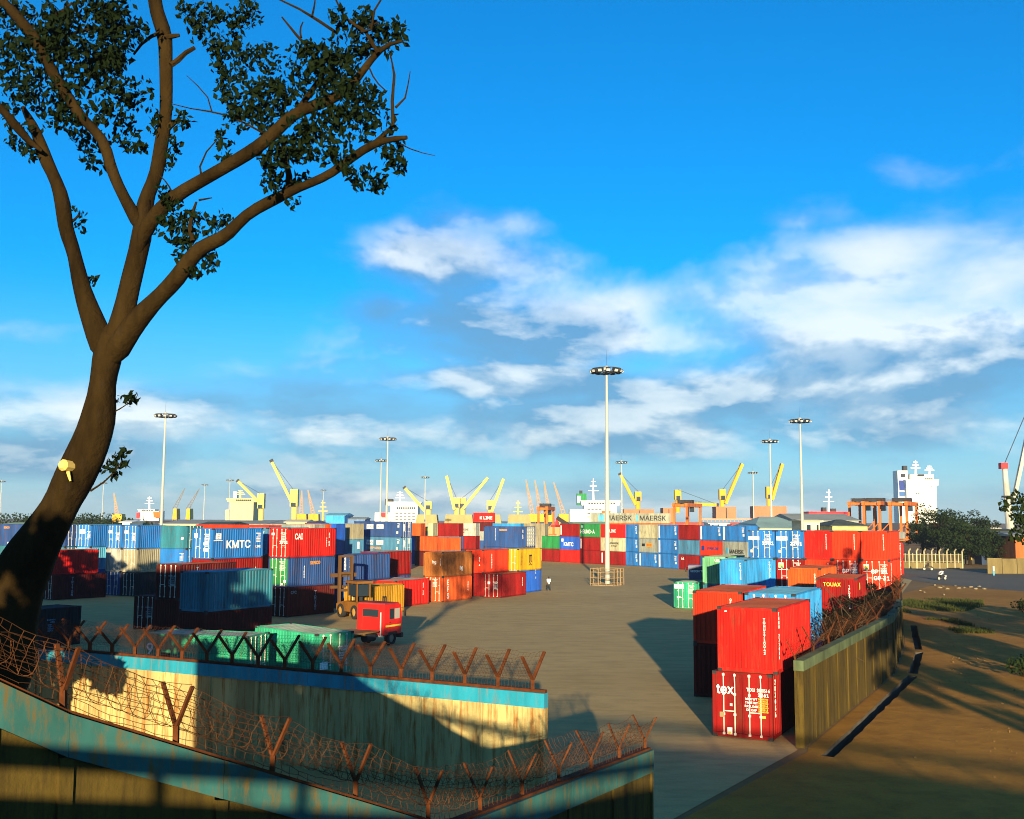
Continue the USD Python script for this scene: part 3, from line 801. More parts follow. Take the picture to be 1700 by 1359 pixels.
for lv, lb in enumerate(('navy container on the ground behind the yellow one', 'navy container on the middle layer behind the yellow one', 'navy container with small orange lettering and grey barred end above the yellow one')):
    C(DM, lv, -62, 'navy', lb, [] if lv < 2 else [('T', 'L', .46, .82, 'SENCO', .24, ORANGE_L), ('V', 'L', .28, .62, 'SGCU4182760', .11), ('V', 'L', .92, .62, '30 142', .15), *[('P', 'F', .5, .12 + .16 * i, 1.9, .16, flat('pale_plate', (.4, .42, .4)), 'bar') for i in range(6)]], door='white_grey' if lv == 2 else None, roof='grey')
WH = gnd(666, 945.5)
WH = (WH[0] + 1.57, WH[1] + 1.87)
for lv in range(3):
    C(WH, lv, -50, 'navy' if lv != 1 else 'steel_blue', ['long blue container with red and white lettering, bottom of the stack of three', 'long grey blue container with red and white lettering and a gold line, middle of three', 'long blue container with red and white lettering, top of the stack of three'][lv],
      [('P', 'L', .345, .66, 1.7, .78), ('P', 'L', .555, .66, 1.7, .78), ('T', 'L', .345, .66, 'WAN', .56, NAVY_L, .9), ('T', 'L', .555, .66, 'HAI', .56, RED_L), ('C', 'L', .93, .88, 70 + lv), ('P', 'L', .91, .30, .42, .42, flat('pale_disc', (.75, .7, .45)))] + ([('T', 'L', .45, .30, 'HAPPY LINES', .36, ORANGE_L)] if lv == 1 else []) + [('P', 'F', .2, .62, .35, 1.1), ('C', 'F', .7, .9, 75 + lv)], L=12.19, H=2.72, z=0.012 + lv * 2.725, blank=False)
# far left: the blue wall of containers
PL = (-35.05, 121.15)
STR = ('P', 'L', .07, .5, .42, 2.2)
C(PL, 0, -62, 'blue', 'blue container on the ground at the right end of the far left wall')
C(PL, 1, -62, 'blue', 'blue container with red and white vertical strip, middle layer of the far left wall', [STR, ('P', 'L', .07, .78, .30, .4, RED_L, 'emblem', .012), ('P', 'L', .07, .30, .26, .7, RED_L, 'emblem', .012), ('C', 'L', .88, .8, 91)])
C(PL, 2, -62, 'teal', 'teal blue container with white vertical strip, top right of the far left wall', [STR, ('P', 'L', .88, .45, .36, .26)])
Q1, Q2 = (-41.3, 118.0), (-43.55, 119.25)
for q, cols, lbs in ((Q1, ('black', 'tan', 'blue'), ('grey black container doors on the ground in the far left wall', 'striped cream container doors in the middle of the far left wall', 'right of two blue container doors with small white signs in the far left wall')),
                     (Q2, ('navy', 'white_grey', 'blue'), ('navy container end on the ground in the far left wall', 'whitish grey container end in the middle layer of the far left wall', 'left of two blue container doors with small white signs in the far left wall'))):
    for lv in range(3):
        C(q, lv, 28, cols[lv], lbs[lv], [('P', 'F', .25, .72, .55, .34), ('C', 'F', .72, .66, 100 + lv)] if lv == 2 else [], blank=(lv == 1 and q is Q2))
NN, MM = (-48.9, 124.0), (-51.2, 126.6)
for lv in range(3):
    C(NN, lv, 28, ('blue', 'pale_blue', 'blue')[lv], ('blue container on the ground behind the shaded maroon one far left', 'pale blue container behind the bright red one far left', 'blue container with white sign on its doors and dappled side, far left')[lv], [('P', 'F', .4, .70, .8, .5), ('T', 'F', .4, .70, 'PIL', .3, RED_L), ('C', 'F', .86, .7, 110)] if lv == 2 else [], blank=lv < 2)
    C(MM, lv, 28, ('navy', 'blue', 'pale_blue')[lv], ('navy container low behind the leaning tree trunk', 'blue container behind the leaning tree trunk, middle layer', 'pale blue container end just right of the leaning trunk')[lv], blank=True)
FLN = gnd(92, 985)
FLN = (FLN[0] + 1.14, FLN[1] + 2.15 + 2)
for k in range(2):
    p = add(FLN, 6.2 * k, 0, -62)
    for lv in range(3):
        C(p, lv, -62, ('navy', 'teal', 'navy')[lv], (('navy', 'teal', 'dark blue')[lv] + ' container on the ' + ('ground', 'middle layer', 'top layer')[lv] + (' behind the leaning trunk' if k == 0 else ' at the left edge of the photograph')),
          [] if lv != 2 else [('T', 'L', .55, .14, 'cd-connex', .34), ('T', 'L', .3, .84, 'SENCO', .22, ORANGE_L)])
RL = (-48.0, 112.3)
C(RL, 0, 38, 'maroon', 'black shaded maroon container with faint white lettering, far left on the ground', [('V', 'R', .35, .5, 'TRITON', .26, flat('faded_lettering', (.3, .3, .32)))])
C(add(RL, -0.75, 0.45, 38), 1, 38, 'red', 'bright red ribbed container half in shade, far left on a maroon one', roof='red')
C((-32.6, 69.0), 0, 28, 'black', 'single black container in deep shade beyond the sloping fence', [('C', 'R', .6, .7, 120, flat('dim_lettering', (.16, .30, .42)))])
C((-13.0, 58.0), 0, -75, 'jade', 'green container with dusty roof seen through the Y posts', [('V', 'L', .06, .42, '9ES', .55), ('P', 'L', .22, .45, .5, .9, DARK)], roof='green')
C((-8.57, 58.7), 0, -45, 'jade', 'green container doors with pale rods just left of the red truck', [('P', 'F', .2, .35, .5, .4), ('C', 'F', .7, .7, 121)], roof='green')
# the long row across the back
PIL = [STR, ('C', 'L', .86, .86, 130), ('P', 'L', .88, .40, .40, .40, WHITE)]
def rowpt(fl, yaw, k, pitch=6.1):
    a = math.radians(yaw)
    return (fl[0] + math.sin(a) * pitch * k + math.cos(a) * CW, fl[1] + math.cos(a) * pitch * k - math.sin(a) * CW)
P4 = (32.5, 184.0)
rowP = [  # from the right: index, three levels
    (-2, ('navy', 'grey', 'blue')), (-1, ('navy', 'scarlet', 'blue')), (0, ('crimson', 'steel_blue', 'crimson')), (1, ('blue', 'blue', 'blue')), (2, ('blue', 'grey', 'cream')), (3, ('blue', 'blue', 'blue'))]
rowlb = ['grey container with black MAERSK lettering|right-hand blue container with white strip, top of the back row', 'orange red container with dark star and lettering|blue container with white strip, top of the back row above the orange red star', 'grey blue container in half shade|dark red container, top of the back row', 'blue container with white strip|blue container with white strip, top of the back row right of the cream one', 'dark grey container with orange and black panel|cream container end between blue ones, top of the back row', 'blue container with white strip right of the tall mast|blue container with white strip, top of the back row beside the tall mast']
low = ['navy container on the ground, right end of the back row', 'navy container with small white emblem on the ground of the back row', 'bright crimson container with 64 on its side, ground of the back row', 'third blue container with white strip from the mast, ground of the back row', 'second blue container with white strip from the mast, ground of the back row', 'first blue container with white strip from the mast, ground of the back row']
for (k, cols), lb, l0 in zip(rowP, rowlb, low):
    p = rowpt(P4, -28, k)
    l1, l2 = lb.split('|')
    for lv, lab in enumerate((l0, l1 + ', middle layer of the back row', l2)):
        mk = list(PIL) if cols[lv] == 'blue' else []
        if lv == 1 and k == -2:
            mk = [('T', 'L', .58, .36, 'MAERSK', .62, BLACK), ('P', 'L', .2, .4, .6, .9, COL['pale_blue'])]
        if lv == 1 and k == -1:
            mk = [('P', 'L', .14, .5, .8, .8, NAVY_L, 'emblem'), ('T', 'L', .58, .5, 'YUAN LINE', .42, NAVY_L)]
        if lv == 1 and k == 2:
            mk = [('P', 'L', .25, .55, .9, .5, BLACK), ('P', 'L', .55, .55, 1.9, .75, ORANGE_L), ('T', 'L', .55, .55, 'MARK', .4, RED_L)]
        if lv == 0 and k == 0:
            mk = [('T', 'L', .2, .74, '64', .5)]
        C(p, lv, -28, cols[lv], lab, mk, fine=False)
Q0 = (21.2, 203.4)
rowQ = [('crimson', 'cream', 'red'), ('crimson', 'crimson', 'green'), ('red', 'royal_blue', 'crimson'), ('crimson', 'green', None), ('crimson', 'crimson', None), ('crimson', None, None)]
rqlb = [('dark red container on the ground behind the tall mast', 'cream container with black lettering behind the tall mast', 'scarlet container lettered K LINE behind the tall mast'),
        ('dark red container on the ground left of the tall mast', 'dark red container under the green lettered one', 'green container with white Heung-A lettering, top of the back row'),
        ('red container at the mast shadow, ground of the back row', 'bright blue container with white KMTC lettering in the back row', 'dark red container with white strip, top left of the back row'),
        ('long dark red container on the ground left of the mast shadow', 'dark green container in the back row beside the blue lettered one', ''),
        ('dark red container on the ground behind the walking person', 'dark red container with white strip left of the dark green one', ''), ('dark red container on the ground behind the yellow one with rusty doors', '', '')]
for k, (cols, lbs) in enumerate(zip(rowQ, rqlb)):
    p = rowpt(Q0, -38.3, k)
    for lv in range(3):
        if cols[lv]:
            mk = {(0, 1): [('T', 'L', .6, .6, 'SAFMARINE', .34, BLACK), ('T', 'L', .6, .4, 'A TEAM', .3, BLACK)], (0, 2): [('T', 'L', .5, .5, 'K LINE', .55)], (1, 2): [('T', 'L', .38, .42, 'HEUNG-A', .72, None, .85), ('P', 'L', .12, .8, .5, .5)],
                  (2, 1): [('T', 'L', .45, .42, 'KMTC', .74), ('P', 'L', .14, .72, .6, .6)]}.get((k, lv), [])
            if cols[lv] == 'crimson' and (k + lv) % 2 == 0:
                mk = mk + [('P', 'L', .07, .5, .3, 1.9)]
            C(p, lv, -38.3, cols[lv], lbs[lv], mk, fine=False)
# reefers, and the layers behind the middle group
for k in range(2):
    fl = at(1113 - 57 * k, 868, 283)
    p = rowpt(fl, -80, 0)
    for lv in range(4):
        C(p, lv, -80, ('grey', 'maroon', 'rust_brown', 'reefer')[lv], f'{("grey", "maroon", "brown", "whitish refrigerated")[lv]} long container, {("lowest", "second", "third", "MAERSK lettered top")[lv]} layer of the {("right", "left")[k]} tall stack behind the mast',
          [('T', 'L', .62, .5, 'MAERSK', 1.25, BLACK), ('P', 'L', .24, .5, 1.5, 1.7, COL['pale_blue'])] if lv == 3 else [], L=12.19, fine=False)
def stack(fl, yaw, cols, labels, L=6.058, H=2.591, marks=None):
    p = rowpt(fl, yaw, 0)
    for lv, (c_, lb) in enumerate(zip(cols, labels)):
        C(p, 0, yaw, c_, lb, (marks or {}).get(lv, []), L=L, H=H, z=0.012 + lv * (H + .004), fine=False)
ox = at(746, 900, 189)
stack(ox, -35, ('maroon', 'orange'), ('maroon long container under the wide orange one', 'wide orange container behind the brown sided one'), 12.19, 2.72)
MIDROW = [(698, 205, ('navy', 'blue', 'orange'), 'orange'), (719, 212, ('crimson', 'maroon', 'cream'), 'cream'), (762, 214, ('navy', 'blue', 'crimson'), 'dark red'), (790, 216, ('maroon', 'crimson', 'white_grey'), 'whitish'), (864, 220, ('navy', 'teal', 'sky_blue'), 'sky blue'), (905, 222, ('tan', 'tan', 'tan'), 'tan'), (940, 226, ('cream', 'white_grey', None), '')]
for px, dist, cols, nm in MIDROW:
    top = nm or 'cream white'
    where = {'orange': 'right of the three white lettered blue boxes', 'cream': 'with blue and yellow label, above the wide orange one', 'dark red': 'between the cream and the whitish ones', 'whitish': 'just left of the navy barred one', 'sky blue': 'peeping over the navy barred one', 'tan': 'right of the grey barred end', 'cream white': 'under the grey loader boom'}[top]
    n_ = 3 if cols[2] else 2
    stack(at(px, 880, dist), -72, cols[:n_], [f'{c_.replace("_", " ")} container, {("bottom", "middle", "top")[i] if n_ == 3 else ("bottom", "top")[i]} of the stack {where}' for i, c_ in enumerate(cols[:n_])],
          marks={2: [('T', 'L', .5, .5, 'SAFMARINE', .36, BLACK), ('T', 'L', .5, .28, 'CARGO', .3, BLACK)]} if nm == 'whitish' else ({2: [('P', 'L', .35, .5, 1.3, .6, NAVY_L), ('P', 'L', .72, .5, 1.3, .6, YELLOW_L)]} if nm == 'cream' else None))
stack(at(821, 880, 300), -88, ('navy', 'grey', 'maroon', 'red'), ('navy container at the foot of the lone high stack behind the navy barred one', 'grey container, second of the lone high stack', 'maroon container, third of the lone high stack', 'scarlet container lettered K LINE standing highest behind the navy barred one'), marks={3: [('T', 'L', .6, .45, 'K LINE', .8)]})
stack(at(446, 880, 133), -62, ('navy', 'maroon', 'scarlet'), ('long navy container at the bottom behind the KMTC stack', 'long maroon container, middle layer behind the KMTC stack', 'long orange red container whose edge shows over the KMTC box'), 12.19)
stack(at(522, 880, 152), -62, ('navy', 'teal', 'grey'), ('long navy container at the bottom behind the CAI stack', 'long teal container, middle layer behind the CAI stack', 'long grey container whose edge shows over the CAI box'), 12.19)
stack(at(533, 880, 165), -62, ('maroon', 'maroon', 'orange'), ('lowest maroon container behind the CAI stack', 'middle maroon container behind the CAI stack', 'orange container peeping over the right of the CAI box'))
stack(at(558, 880, 172), -62, ('navy', 'navy', 'royal_blue'), ('navy container lowest, left of the three lettered boxes', 'middle navy container left of the three white lettered boxes', 'blue container with red patch peeping over the CAI box'), marks={2: [('P', 'L', .4, .5, 1.2, 1.6, RED_L), ('T', 'L', .72, .5, 'LINES', .6)]})
wh2 = at(586, 880, 178)
stack(wh2, -50, ('navy', 'steel_blue', 'tan'), ('navy container behind the lifting mast, lowest', 'grey blue container with white label behind the lifting mast', 'tan container with greenery behind the lifting mast'), marks={1: [('P', 'F', .5, .6, .5, 1.2)]})

# ------------------------------------------------------------------ high-mast lights
HZ = lambda px: 861.0 + (px - 850) * 0.00504
mc = stage.CreateClassPrim('/World/mast_pattern')
mc.SetTypeName('Xform')
POLE = paint('mast_steel', (0.42, 0.41, 0.34), rough=0.55, spec=0.35, vary=0.18, scale=0.8, streak=0.08)
part(mc, 'pole', MB().tube([(0, 0, 0), (0, 0, 10), (0, 0, 20), (0, 0, 29.6)], [0.36, 0.29, 0.22, 0.15], 14), POLE, smooth=40)
part(mc, 'base_flange', MB().tube([(0, 0, 0), (0, 0, 0.12)], [0.62, 0.62], 14), POLE)
for z in (0.55, 1.5):
    part(mc, 'collar', MB().tube([(0, 0, z), (0, 0, z + 0.14)], [0.42, 0.42], 14), DARK)
hd = MB()
for i in range(24):
    a, b = i * math.pi / 12, (i + 1) * math.pi / 12
    for r_, z in ((1.75, 29.2), (1.95, 29.75)):
        hd.beam((r_ * math.cos(a), r_ * math.sin(a), z), (r_ * math.cos(b), r_ * math.sin(b), z), 0.10, 0.10)
    if i % 3 == 0:
        hd.beam((0.1 * math.cos(a), 0.1 * math.sin(a), 29.1), (1.75 * math.cos(a), 1.75 * math.sin(a), 29.2), 0.07, 0.07)
part(mc, 'lamp_ring', hd, DARK)
part(mc, 'winch_head', MB().tube([(0, 0, 29.3), (0, 0, 30.0), (0, 0, 30.2)], [0.45, 0.40, 0.1], 12), STEEL)
part(mc, 'lightning_rod', MB().tube([(0, 0, 30.2), (0, 0, 32.4)], [0.025, 0.012], 5), DARK)
for i in range(12):
    a = (i + 0.5) * math.pi / 6
    c_, s_ = math.cos(a), math.sin(a)
    m = MB().beam((1.72 * c_, 1.72 * s_, 29.62), (2.22 * c_, 2.22 * s_, 29.36), 0.62, 0.42)
    lp = part(mc, 'floodlight', m, DARK)
    part(lp, 'lens', MB().beam((2.19 * c_, 2.19 * s_, 29.35), (2.25 * c_, 2.25 * s_, 29.32), 0.5, 0.34), flat('lamp_glass', (0.55, 0.55, 0.5), rough=0.2))
MASTS = [(1007, 607, 'nearest tall light mast, standing in a railed cage on open concrete'), (275, 684, 'tall light mast right of the leaning trunk'), (644, 724, 'tall light mast above the three white lettered blue boxes'), (633, 761, 'light mast just left of and lower than its taller neighbour, above the lettered boxes'),
         (1328, 693, 'tall light mast over the cream hut on the right'), (1278, 728, 'light mast in front of the right-hand yellow ship crane'), (1250, 782, 'thin distant light mast between the two right ship cranes'), (1032, 764, 'distant light mast right of the green funnel ship'),
         (706, 790, 'distant light mast beside the slanting cream crane'), (382, 795, 'distant light mast at the cream ship house'), (172, 800, 'distant light mast right of the trunk, under the leafy sprig'), (340, 803, 'distant light mast left of the cream ship house'), (537, 812, 'far light mast left of the blue shed'), (3, 797, 'distant light mast at the left edge of the photograph')]
for px, yt, lb in MASTS:
    Z = 144.12 if px == 1007 else 21.3 * 1757 / (HZ(px) - yt)
    q = at(px, yt, Z)
    s = q[2] / 30.2
    copy_of('/World/mast_pattern', 'light_mast', lb, 'light mast', (q[0], q[1], 0), 7 * (px % 5), 'high light masts of the port', (1, 1, s))
g0 = gnd(1008, 971)
t = thing('mast_guard', 'rusty tube railing caging the foot of the nearest mast', 'railing', (g0[0], g0[1], 0), 28)
for a, b in (((-1.7, -1.7), (1.7, -1.7)), ((1.7, -1.7), (1.7, 1.7)), ((1.7, 1.7), (-1.7, 1.7)), ((-1.7, 1.7), (-1.7, -1.7))):
    for z in (0.25, 1.0, 1.75, 2.2):
        part(t, 'rail', MB().tube([(*a, z), (*b, z)], 0.035, 5), paint('guard_paint', (0.34, 0.22, 0.10), rough=0.8, rust=0.4))
    for k in range(3):
        x, y = a[0] + (b[0] - a[0]) * k / 3, a[1] + (b[1] - a[1]) * k / 3
        part(t, 'upright', MB().tube([(x, y, 0), (x, y, 2.25)], 0.05, 6), paint('guard_paint', (0.34, 0.22, 0.10)))
part(t, 'plinth', MB().box((-1.5, -1.5, 0), (1.5, 1.5, 0.10)), paint('plinth_concrete', (0.35, 0.26, 0.14)))

# ------------------------------------------------------------------ lorries, lifting machine
LORRY_RED, LORRY_NAVY = paint('lorry_red', (0.60, 0.012, 0.008), rough=0.45, spec=0.4), paint('lorry_navy', (0.012, 0.03, 0.10), rough=0.4, spec=0.4)


def wheel(t, x, y, r, w, hub=None):
    sgn = 1 if x > 0 else -1
    prof = [(x - sgn * w / 2, 0.72 * r), (x - sgn * w / 2, 0.94 * r), (x - sgn * w * .35, r), (x + sgn * w * .35, r), (x + sgn * w / 2, 0.94 * r), (x + sgn * w / 2, 0.60 * r)]
    m = MB()
    n_ = 20
    v = np.array([(px_, y + rr * math.cos(k * 2 * math.pi / n_), r + rr * math.sin(k * 2 * math.pi / n_)) for px_, rr in prof for k in range(n_)])
    m.add(v, [(i * n_ + k, i * n_ + (k + 1) % n_, (i + 1) * n_ + (k + 1) % n_, (i + 1) * n_ + k) for i in range(len(prof) - 1) for k in range(n_)])
    wp = part(t, 'wheel', m, RUBBER, smooth=35)
    hb = MB().tube([(x - sgn * w * .3, y, r), (x + sgn * w * .28, y, r), (x + sgn * w * .34, y, r)], [0.62 * r, 0.60 * r, 0.25 * r], 14)
    part(wp, 'hub', hb, hub or flat('hub_grey', (0.25, 0.2, 0.14)))


def lorry(loc, yaw, label, mat, stripe=True, sign=None):
    """Cab-over lorry heading along +y; the rear of the cab looks back along -y."""
    t = thing('lorry', label, 'lorry', loc, yaw)
    cab = MB()
    side = [(0.0, 0.75), (1.95, 0.75), (2.05, 1.55), (1.92, 2.72), (1.7, 2.84), (0.05, 2.80)]
    cab.prism([(y, z) for y, z in side], -1.18, 1.18, 'x')
    part(t, 'cab', cab, mat)
    part(t, 'roof_skin', MB().box((-1.12, 0.12, 2.80), (1.12, 1.70, 2.90)), paint('lorry_roof', (0.30, 0.03, 0.03)) if mat is LORRY_RED else mat)
    part(t, 'rear_window', MB().box((-0.62, -0.015, 2.02), (0.62, -0.002, 2.42)), GLASS)
    part(t, 'window_frame', MB().box((-0.68, -0.012, 1.96), (-0.62, -0.001, 2.48)).box((0.62, -0.012, 1.96), (0.68, -0.001, 2.48)).box((-0.62, -0.012, 1.96), (0.62, -0.001, 2.02)).box((-0.62, -0.012, 2.42), (0.62, -0.001, 2.48)), DARK)
    for s in (-1, 1):
        d = MB().box((min(s * 1.183, s * 1.20), 0.45, 0.95), (max(s * 1.183, s * 1.20), 1.85, 2.62))
        dp = part(t, 'door', d, mat)
        part(dp, 'window', MB().box((min(s * 1.202, s * 1.21), 0.60, 1.80), (max(s * 1.202, s * 1.21), 1.10, 2.50)), GLASS)
        part(dp, 'window', MB().box((min(s * 1.202, s * 1.21), 1.16, 1.80), (max(s * 1.202, s * 1.21), 1.75, 2.50)), flat('pale_window', (0.35, 0.33, 0.28), rough=0.15))
        part(dp, 'handle', MB().box((min(s * 1.202, s * 1.23), 0.55, 1.55), (max(s * 1.202, s * 1.23), 0.72, 1.60)), DARK)
        if stripe:
            part(t, 'yellow_stripe', MB().box((min(s * 1.203, s * 1.212), 0.15, 1.28), (max(s * 1.203, s * 1.212), 1.9, 1.40)), YELLOW_L)
        part(t, 'mirror', MB().beam((s * 1.2, 1.8, 2.5), (s * 1.5, 1.95, 2.5), 0.04, 0.04).box((s * 1.5 - .09, 1.9, 1.95), (s * 1.5 + .09, 1.98, 2.5)), DARK)
        part(t, 'mudguard', MB().prism([(0.42, 0.74), (0.6, 1.12), (1.35, 1.12), (1.55, 0.74)], min(s * 0.8, s * 1.19), max(s * 0.8, s * 1.19), 'x'), DARK)
    part(t, 'windscreen', MB().add([(-1.05, 2.06, 1.62), (1.05, 2.06, 1.62), (1.0, 1.955, 2.60), (-1.0, 1.955, 2.60)], [(0, 1, 2, 3)]), GLASS)
    part(t, 'bumper', MB().box((-1.2, 1.95, 0.45), (1.2, 2.2, 0.78)), DARK)
    part(t, 'rear_guard', MB().box((-1.1, -0.10, 0.62), (1.1, -0.02, 0.74)).tube([(0.95, -0.1, 0.7), (0.95, -0.1, 2.3)], 0.05, 6), flat('pale_plate', (.4, .42, .4)))
    ch = paint('chassis_brown', (0.22, 0.12, 0.04), rust=0.3)
    for s in (-1, 1):
        part(t, 'chassis_rail', MB().box((s * 0.55 - .07, -6.2, 0.78), (s * 0.55 + .07, 0.0, 1.02)), ch)
    part(t, 'bed', MB().box((-1.2, -6.3, 1.03), (1.2, -0.6, 1.13)), ch)
    for y in (-2.2, -4.4, -6.0):
        part(t, 'cross_member', MB().box((-1.2, y, 0.88), (1.2, y + 0.12, 1.02)), ch)
    part(t, 'fuel_tank', MB().tube([(0.95, -1.9, 0.72), (0.95, -0.9, 0.72)], 0.28, 12), DARK)
    part(t, 'tail_lamp', MB().box((0.8, -6.36, 0.85), (1.05, -6.31, 1.0)), RED_L)
    for y in (0.95, -3.6, -4.9):
        for s in (-1, 1):
            wheel(t, s * 1.0, y, 0.5, 0.34)
    if sign:
        m = text(sign, 0.26).copy()
        T = np.eye(4)
        T[:3, 0], T[:3, 1], T[:3, 2], T[:3, 3] = (1, 0, 0), (0, 0, 1), (0, -1, 0), (0, -0.012, 2.15)
        part(t, 'lettering', MB().tm(m, T), WHITE)
    return t


lp = gnd(601, 1056)
lorry((-9.7, 74.2, 0), 30, 'red cab-over lorry with yellow side stripe and bare flatbed', LORRY_RED)
lorry((*gnd(1158, 976)[:2], 0), 10, 'dark blue lorry cab with white lettering in shade behind the green cabin', LORRY_NAVY, False, 'MOON TR')
# container handler: yellow body and cab, tall brown mast
fk = gnd(592, 1025)
YEL = paint('machine_yellow', (0.21, 0.085, 0.012), rust=0.3)
t = thing('container_handler', 'ochre container lifting truck with tall brown mast behind the red lorry', 'forklift', (fk[0], fk[1], 0), -38)
UsdGeom.Xformable(t).AddScaleOp().Set(Gf.Vec3f(0.80, 0.80, 0.84))
part(t, 'body', MB().prism([(-2.6, 0.7), (2.4, 0.7), (2.4, 1.4), (0.8, 1.75), (-1.9, 1.75), (-2.6, 1.3)], -1.25, 1.25, 'x'), YEL)
part(t, 'counterweight', MB().prism([(-3.4, 0.8), (-2.62, 0.7), (-2.62, 1.7), (-3.2, 1.6)], -1.2, 1.2, 'x'), YEL)
cab = MB()
for x in (-0.8, 0.8):
    for y in (-1.4, 0.6):
        cab.beam((x, y, 1.75), (x, y, 3.6), 0.12, 0.12)
part(t, 'cab_frame', cab, YEL)
part(t, 'cab_roof', MB().box((-1.0, -1.7, 3.6), (1.0, 0.9, 3.85)), YEL)
part(t, 'cab_glass', MB().box((-0.76, -1.34, 2.3), (0.76, 0.54, 3.5)), GLASS)
part(t, 'seat', MB().box((-0.3, -0.7, 1.78), (0.3, 0.0, 2.25)), DARK)
BROWN = paint('mast_brown', (0.11, 0.055, 0.02), rust=0.3)
for s in (-1, 1):
    part(t, 'mast_rail', MB().box((s * 0.75 - .13, 2.5, 0.3), (s * 0.75 + .13, 2.85, 6.4)), BROWN)
    part(t, 'lift_chain', MB().tube([(s * 0.4, 2.9, 0.8), (s * 0.4, 2.9, 6.3)], 0.05, 5), DARK)
    for y in (1.3, -1.7):
        wheel(t, s * 1.15, y, 0.72, 0.5, flat('hub_ochre', (0.4, 0.22, 0.05)))
for z in (0.8, 2.6, 4.4, 6.2):
    part(t, 'mast_crossbar', MB().box((-0.62, 2.55, z), (0.62, 2.8, z + 0.25)), BROWN)
part(t, 'spreader', MB().box((-1.6, 3.0, 4.1), (1.6, 3.3, 4.5)).box((-1.6, 3.0, 2.9), (1.6, 3.3, 3.2)), BROWN)


def boom_loader(px, py, Z, lean, label, reach, col):
    """Reach stacker: body on four wheels, telescopic boom over the cab, spreader at its tip."""
    p = at(px, py, Z)
    t = thing('reach_stacker', label, 'reach stacker', (p[0], p[1], 0), lean)
    part(t, 'body', MB().prism([(-3.8, 0.9), (3.2, 0.9), (3.2, 1.7), (0, 2.2), (-3.8, 2.3)], -1.6, 1.6, 'x'), YEL)
    part(t, 'cab', MB().box((-0.8, -1.2, 2.25), (0.8, 0.6, 4.1)), GLASS)
    tip = np.array([0, reach[0], reach[1]])
    base = np.array([0, -3.2, 4.2])
    part(t, 'boom_mount', MB().prism([(-3.9, 2.2), (-2.2, 2.2), (-2.8, 4.6), (-3.6, 4.6)], -0.9, 0.9, 'x'), DARK)
    b = part(t, 'boom', MB().beam(base, base + (tip - base) * .62, 1.0, 1.1), col)
    part(b, 'boom_extension', MB().beam(base + (tip - base) * .6, tip, 0.72, 0.8), col)
    part(t, 'lift_cylinder', MB().tube([(0.5, 0.8, 2.0), tuple(base + (tip - base) * .5 + [0.5, 0, -0.4])], 0.18, 8).tube([(-0.5, 0.8, 2.0), tuple(base + (tip - base) * .5 + [-0.5, 0, -0.4])], 0.18, 8), DARK)
    part(t, 'spreader', MB().beam(tip, tip - [0, 0, 1.6], 0.5, 0.5).box((-3.0, tip[1] - .5, tip[2] - 2.1), (3.0, tip[1] + .5, tip[2] - 1.6)), RED_L)
    for y in (2.1, -2.6):
        for s in (-1, 1):
            wheel(t, s * 1.45, y, 0.85, 0.7)


boom_loader(926, 890, 228, 62, 'reach loader with pale grey slanting boom behind the back row', (3.6, 3.3), paint('loader_grey', (0.30, 0.34, 0.33)))
boom_loader(958, 880, 244, -70, 'reach loader with dark raised boom and red head behind the green lettered box', (4.8, 9.0), DARK)

# ------------------------------------------------------------------ port cranes and ships
RTGC = paint('gantry_orange', (0.58, 0.14, 0.02), rust=0.2)


def gantry(near, yaw, B, S, Hh, label, group='rubber tyred gantry cranes'):
    """near: ground point of the nearest leg; wheelbase B runs left, span S runs away."""
    t = thing('gantry_crane', label, 'gantry crane', (near[0], near[1], 0), yaw, group)
    for x in (-B, 0):
        for y in (0, S):
            lg = part(t, 'leg', MB().box((x - .45, y - .45, 1.6), (x + .45, y + .45, Hh - 1.2)), RTGC)
            part(lg, 'wheel_set', MB().tube([(x - .3, y - .9, 0.8), (x + .3, y - .9, 0.8)], 0.8, 14).tube([(x - .3, y + .9, 0.8), (x + .3, y + .9, 0.8)], 0.8, 14), RUBBER)
    for y in (0, S):
        part(t, 'sill_beam', MB().box((-B - 1.2, y - .35, 1.5), (1.2, y + .35, 2.3)), RTGC)
        part(t, 'end_tie', MB().box((-B - .6, y - .5, Hh - 1.2), (.6, y + .5, Hh - .2)), RTGC)
    for x in (-B, 0):
        part(t, 'girder', MB().box((x - .55, -1.4, Hh - 1.19), (x + .55, S + 1.4, Hh + .25)), RTGC)
        rl = MB()
        for k in range(int(S / 2.5) + 1):
            rl.beam((x + .5, k * 2.5, Hh + .25), (x + .5, k * 2.5, Hh + 1.35), 0.06, 0.06)
        for z in (.8, 1.35):
            rl.beam((x + .5, -1.2, Hh + z), (x + .5, S + 1.2, Hh + z), 0.05, 0.05)
        part(t, 'handrail', rl, DARK)
    tr = part(t, 'trolley', MB().box((-B - .4, S * .3, Hh + .26), (.4, S * .3 + 4, Hh + 1.6)), DARK)
    part(tr, 'cab', MB().box((-1.6, S * .3 + 4.1, Hh - 3.2), (0.3, S * .3 + 6.0, Hh - .9)), GLASS)
    part(t, 'machine_house', MB().box((-B + .6, -2.2, 2.31), (-.6, -.6, 4.8)), paint('machine_house_grey', (0.2, 0.22, 0.2)))
    part(t, 'diagonal_brace', MB().beam((-B, 0, 2.3), (-.5, 0, Hh * .5), .3, .3).beam((-B, S, 2.3), (-.5, S, Hh * .5), .3, .3), RTGC)


